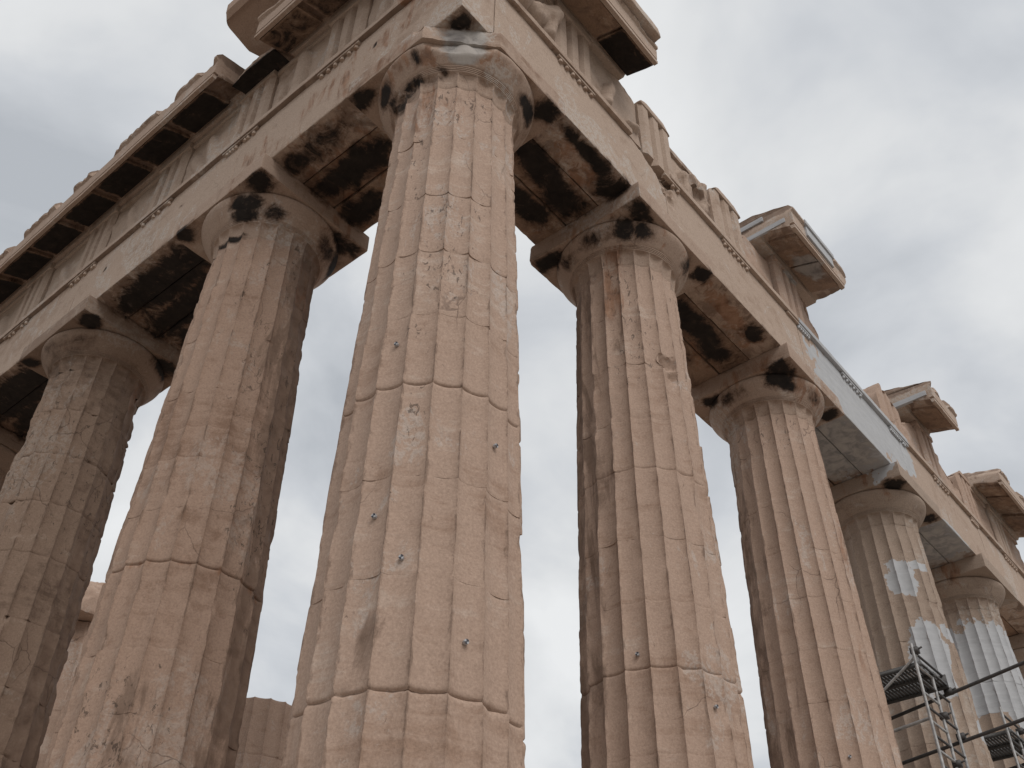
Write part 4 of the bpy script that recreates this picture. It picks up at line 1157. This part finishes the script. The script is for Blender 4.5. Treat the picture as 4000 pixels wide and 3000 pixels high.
# ------------------------------------------------------------------ survey markers on the shafts
MARK = [((0, 0), -162.2, 5.31, 'on the corner column below the upper open joint'), ((0, 0), -93.5, 4.32, 'on the corner column under the forked crack'),
        ((0, 0), -162.7, 3.43, 'left of centre on the corner column, by a pale patch'), ((0, 0), -144.4, 3.02, 'at mid width low on the corner column'),
        ((0, 0), -110.2, 2.39, 'low on the corner column, just above its lower open joint'),
        ((3.66, 0), -159.2, 3.63, 'on the second right column just above its open joint'), ((3.66, 0), -109.8, 3.11, 'low on the right side of the second right column'),
        ((7.95, 0), -148.4, 3.81, 'low on the third right column')]
for (c, a, z, w) in MARK:
    # middle of the nearest flute
    a = round(a / 18.0) * 18.0
    R = float(colR(np.array(z), c == (0, 0))) - 0.045
    n = np.array([math.cos(rad(a)), math.sin(rad(a)), 0.0])
    tg = np.array([-n[1], n[0], 0.0])
    up = np.array([0, 0, 1.0])
    p = np.array([c[0], c[1], z]) + n * R
    t = thing('survey_marker', 'tiny round survey marker ' + w, 'survey marker', tuple(p), 'survey markers on the shafts')

    def disc(r, d0, d1, quads):
        Vs, Fs = [], []
        for (q0, q1) in quads:
            th = np.linspace(q0, q1, 9)
            ring = [p + tg * r * math.cos(x) + up * r * math.sin(x) for x in th]
            A = np.array([p] + ring)
            k = len(Vs) and sum(len(v) for v in Vs) or 0
            n_ = len(A)
            Vs += [A + n * d1, A + n * d0]
            fr = np.array([[0, i, i + 1] for i in range(1, n_ - 1)]) + k
            fb_ = fr[:, ::-1] + n_
            Fs += [fr, fb_]
            sd4 = [[i + k, i + n_ + k, i + 1 + n_ + k] for i in range(1, n_ - 1)] + [[i + k, i + 1 + n_ + k, i + 1 + k] for i in range(1, n_ - 1)]
            Fs.append(np.array(sd4))
        return np.concatenate(Vs), [np.concatenate(Fs)]
    V, F = disc(0.021, -0.02, 0.006, [(0, 2 * math.pi)])
    part('white_disc', V, F, M_WHITE, t, smooth=30)
    V, F = disc(0.0198, 0.0065, 0.009, [(0.2, 0.2 + math.pi / 2), (0.2 + math.pi, 0.2 + 1.5 * math.pi)])
    part('black_quarters', V, F, M_BLACK, t, smooth=30)


# ------------------------------------------------------------------ scaffold towers
def tube(a, b, r=0.024, n=10):
    a, b = np.array(a, float), np.array(b, float)
    d = b - a
    d /= np.linalg.norm(d)
    h = np.array([0, 0, 1.0]) if abs(d[2]) < 0.9 else np.array([1.0, 0, 0])
    u = np.cross(d, h); u /= np.linalg.norm(u)
    v = np.cross(d, u)
    th = np.arange(n) / n * 2 * np.pi
    ring = u * np.cos(th)[:, None] * r + v * np.sin(th)[:, None] * r
    V = np.concatenate([a + ring, b + ring, [a], [b]])
    I = np.arange(n)
    J = (I + 1) % n
    F = np.stack([I, J, J + n, I + n], -1)
    f1 = np.stack([J, I, np.full(n, 2 * n)], -1)
    f2 = np.stack([I + n, J + n, np.full(n, 2 * n + 1)], -1)
    return V, [F, f1, f2]


def merge(lst):
    Vs, Fs, k = [], [], 0
    for V, F in lst:
        Vs.append(V)
        Fs += [np.asarray(f) + k for f in F]
        k += len(V)
    q = [f for f in Fs if f.shape[1] == 4]
    tr = [f for f in Fs if f.shape[1] == 3]
    return np.concatenate(Vs), ([np.concatenate(q)] if q else []) + ([np.concatenate(tr)] if tr else [])


def deck(x0, x1, y0, y1, z):
    """ribbed steel planks with slots, edge folded down"""
    L_ = []
    nb = 2
    w = (x1 - x0) / nb
    for k in range(nb):
        a, b = x0 + k * w + 0.01, x0 + (k + 1) * w - 0.01
        for (p, q, z0_, z1_) in [(a, a + 0.02, z - 0.07, z), (b - 0.02, b, z - 0.07, z)]:
            L_.append(simple_box((p, y0, z0_), (q, y1, z1_)))
        y = y0
        while y < y1 - 0.03:
            L_.append(simple_box((a + 0.021, y, z - 0.045), (b - 0.021, y + 0.028, z - 0.012)))
            y += 0.055
        for xx in np.linspace(a + 0.021, b - 0.03, 3):
            L_.append(simple_box((xx, y0, z - 0.0118), (xx + 0.03, y1, z - 0.001)))
    return merge(L_)


def simple_box(lo, hi):
    lo, hi = np.array(lo, float), np.array(hi, float)
    V = np.array([[(hi if (i >> k) & 1 else lo)[k] for k in range(3)] for i in range(8)])
    F = np.array([[0, 2, 3, 1], [4, 5, 7, 6], [0, 1, 5, 4], [2, 6, 7, 3], [0, 4, 6, 2], [1, 3, 7, 5]])
    return V, [F]


def clamp(p, ax=1):
    lo = np.array(p) - 0.045
    hi = np.array(p) + 0.045
    hi[ax] += 0.03
    return merge([simple_box(lo, hi), tube(np.array(p) + [0, 0, 0.0], np.array(p) + [0.0, -0.10, 0.03], 0.014, 6)])


def scaffold(label, x, y, ztop, zdeck, zt, tubes, clamps, seed):
    t = thing('scaffold_tower', label, 'scaffold', (x[0], y, 0), 'scaffold towers')
    x0, x1, x2 = x
    for xx, zz in ((x0, ztop), (x1, ztop - 0.25), (x2, ztop - 0.55)):
        V, F = tube((xx, y, 0.02), (xx, y, zz), 0.023)
        part('post', V, F, M_STEEL, t, smooth=40)
        V, F = tube((xx, y + 2.3, 0.02), (xx, y + 2.3, zz - 0.2), 0.027)
        part('post', V, F, M_STEEL, t, smooth=40)
    z = ztop - 0.12
    k = 0
    while z > 1.0:
        V, F = tube((x0, y, z), (x2 if k % 2 == 0 else x1, y, z), 0.019, 8)
        part('rung', V, F, M_STEEL if k % 2 else M_DARK, t, smooth=40)
        z -= 0.21
        k += 1
    for zd in zdeck:
        V, F = deck(x0 + 0.06, x2 - 0.02, y - 0.05, y + 2.4, zd)
        part('deck', V, F, M_DECK, t, smooth=None)
        V, F = simple_box((x2 - 0.018, y - 0.05, zd - 0.07), (x2 + 0.012, y + 2.4, zd + 0.15))
        part('toe_board', V, F, M_DARK, t, smooth=None)
    for (a, b, r, m) in tubes:
        V, F = tube(a, b, r)
        part('tie_tube', V, F, m, t, smooth=40)
    for p in clamps:
        V, F = clamp(p)
        part('clamp', V, F, M_DARK, t, smooth=None)
    return t


scaffold('steel scaffold tower with ladder rungs and a perforated deck before the patched column', (9.2, 9.78, 10.3), -1.0, 5.92, (5.66, 3.85), None,
         [((10.35, 1.6, 5.15), (10.35, -4.2, 5.98), 0.027, M_DARK), ((10.35, 1.6, 4.50), (10.35, -4.2, 5.15), 0.027, M_DARK),
          ((9.25, -1.03, 5.75), (9.25, 1.3, 4.3), 0.02, M_STEEL), ((9.6, 1.2, 4.75), (9.6, -0.9, 4.95), 0.024, M_STEEL),
          ((9.0, 0.9, 3.9), (9.9, -0.95, 3.5), 0.022, M_STEEL), ((9.0, 0.7, 3.98), (9.0, 0.7, 4.75), 0.035, M_STEEL)],
         [(10.35, -1.03, 5.56), (10.35, -1.03, 4.86), (9.25, -1.03, 5.82), (9.8, -1.03, 5.0), (9.8, -1.03, 4.3)], 1)
scaffold('second steel scaffold with dark clamps at the lower right picture corner', (13.1, 13.7, 14.3), -1.0, 6.22, (5.85, 4.3), None,
         [((14.2, 1.6, 5.35), (14.2, -4.2, 5.9), 0.027, M_DARK), ((14.2, 1.6, 4.8), (14.2, -4.2, 5.3), 0.027, M_DARK)],
         [(14.2, -1.03, 5.62), (13.8, -1.05, 6.0), (13.8, -1.05, 5.2)], 2)

# thin hoist cables between the second and third right columns
t = thing('hoist_cable', 'two thin hoist cables with a hook beside the second right column', 'cable', (4.50, -0.10, 2.65))
for k in range(2):
    V, F = tube((4.56 + 0.0 * k, 0.25, 2.78 + 0.02 * k), (8.9, 3.0, 3.6 - 0.35 + 0.07 * k), 0.007, 6)
    part('cable', V, F, M_DARK, t, smooth=40)
V, F = merge([tube((4.42, 0.22, 2.74), (4.60, 0.26, 2.80), 0.02, 8), tube((4.60, 0.26, 2.80), (4.60, 0.26, 2.87), 0.016, 8)])
part('hook', V, F, M_DARK, t, smooth=40)
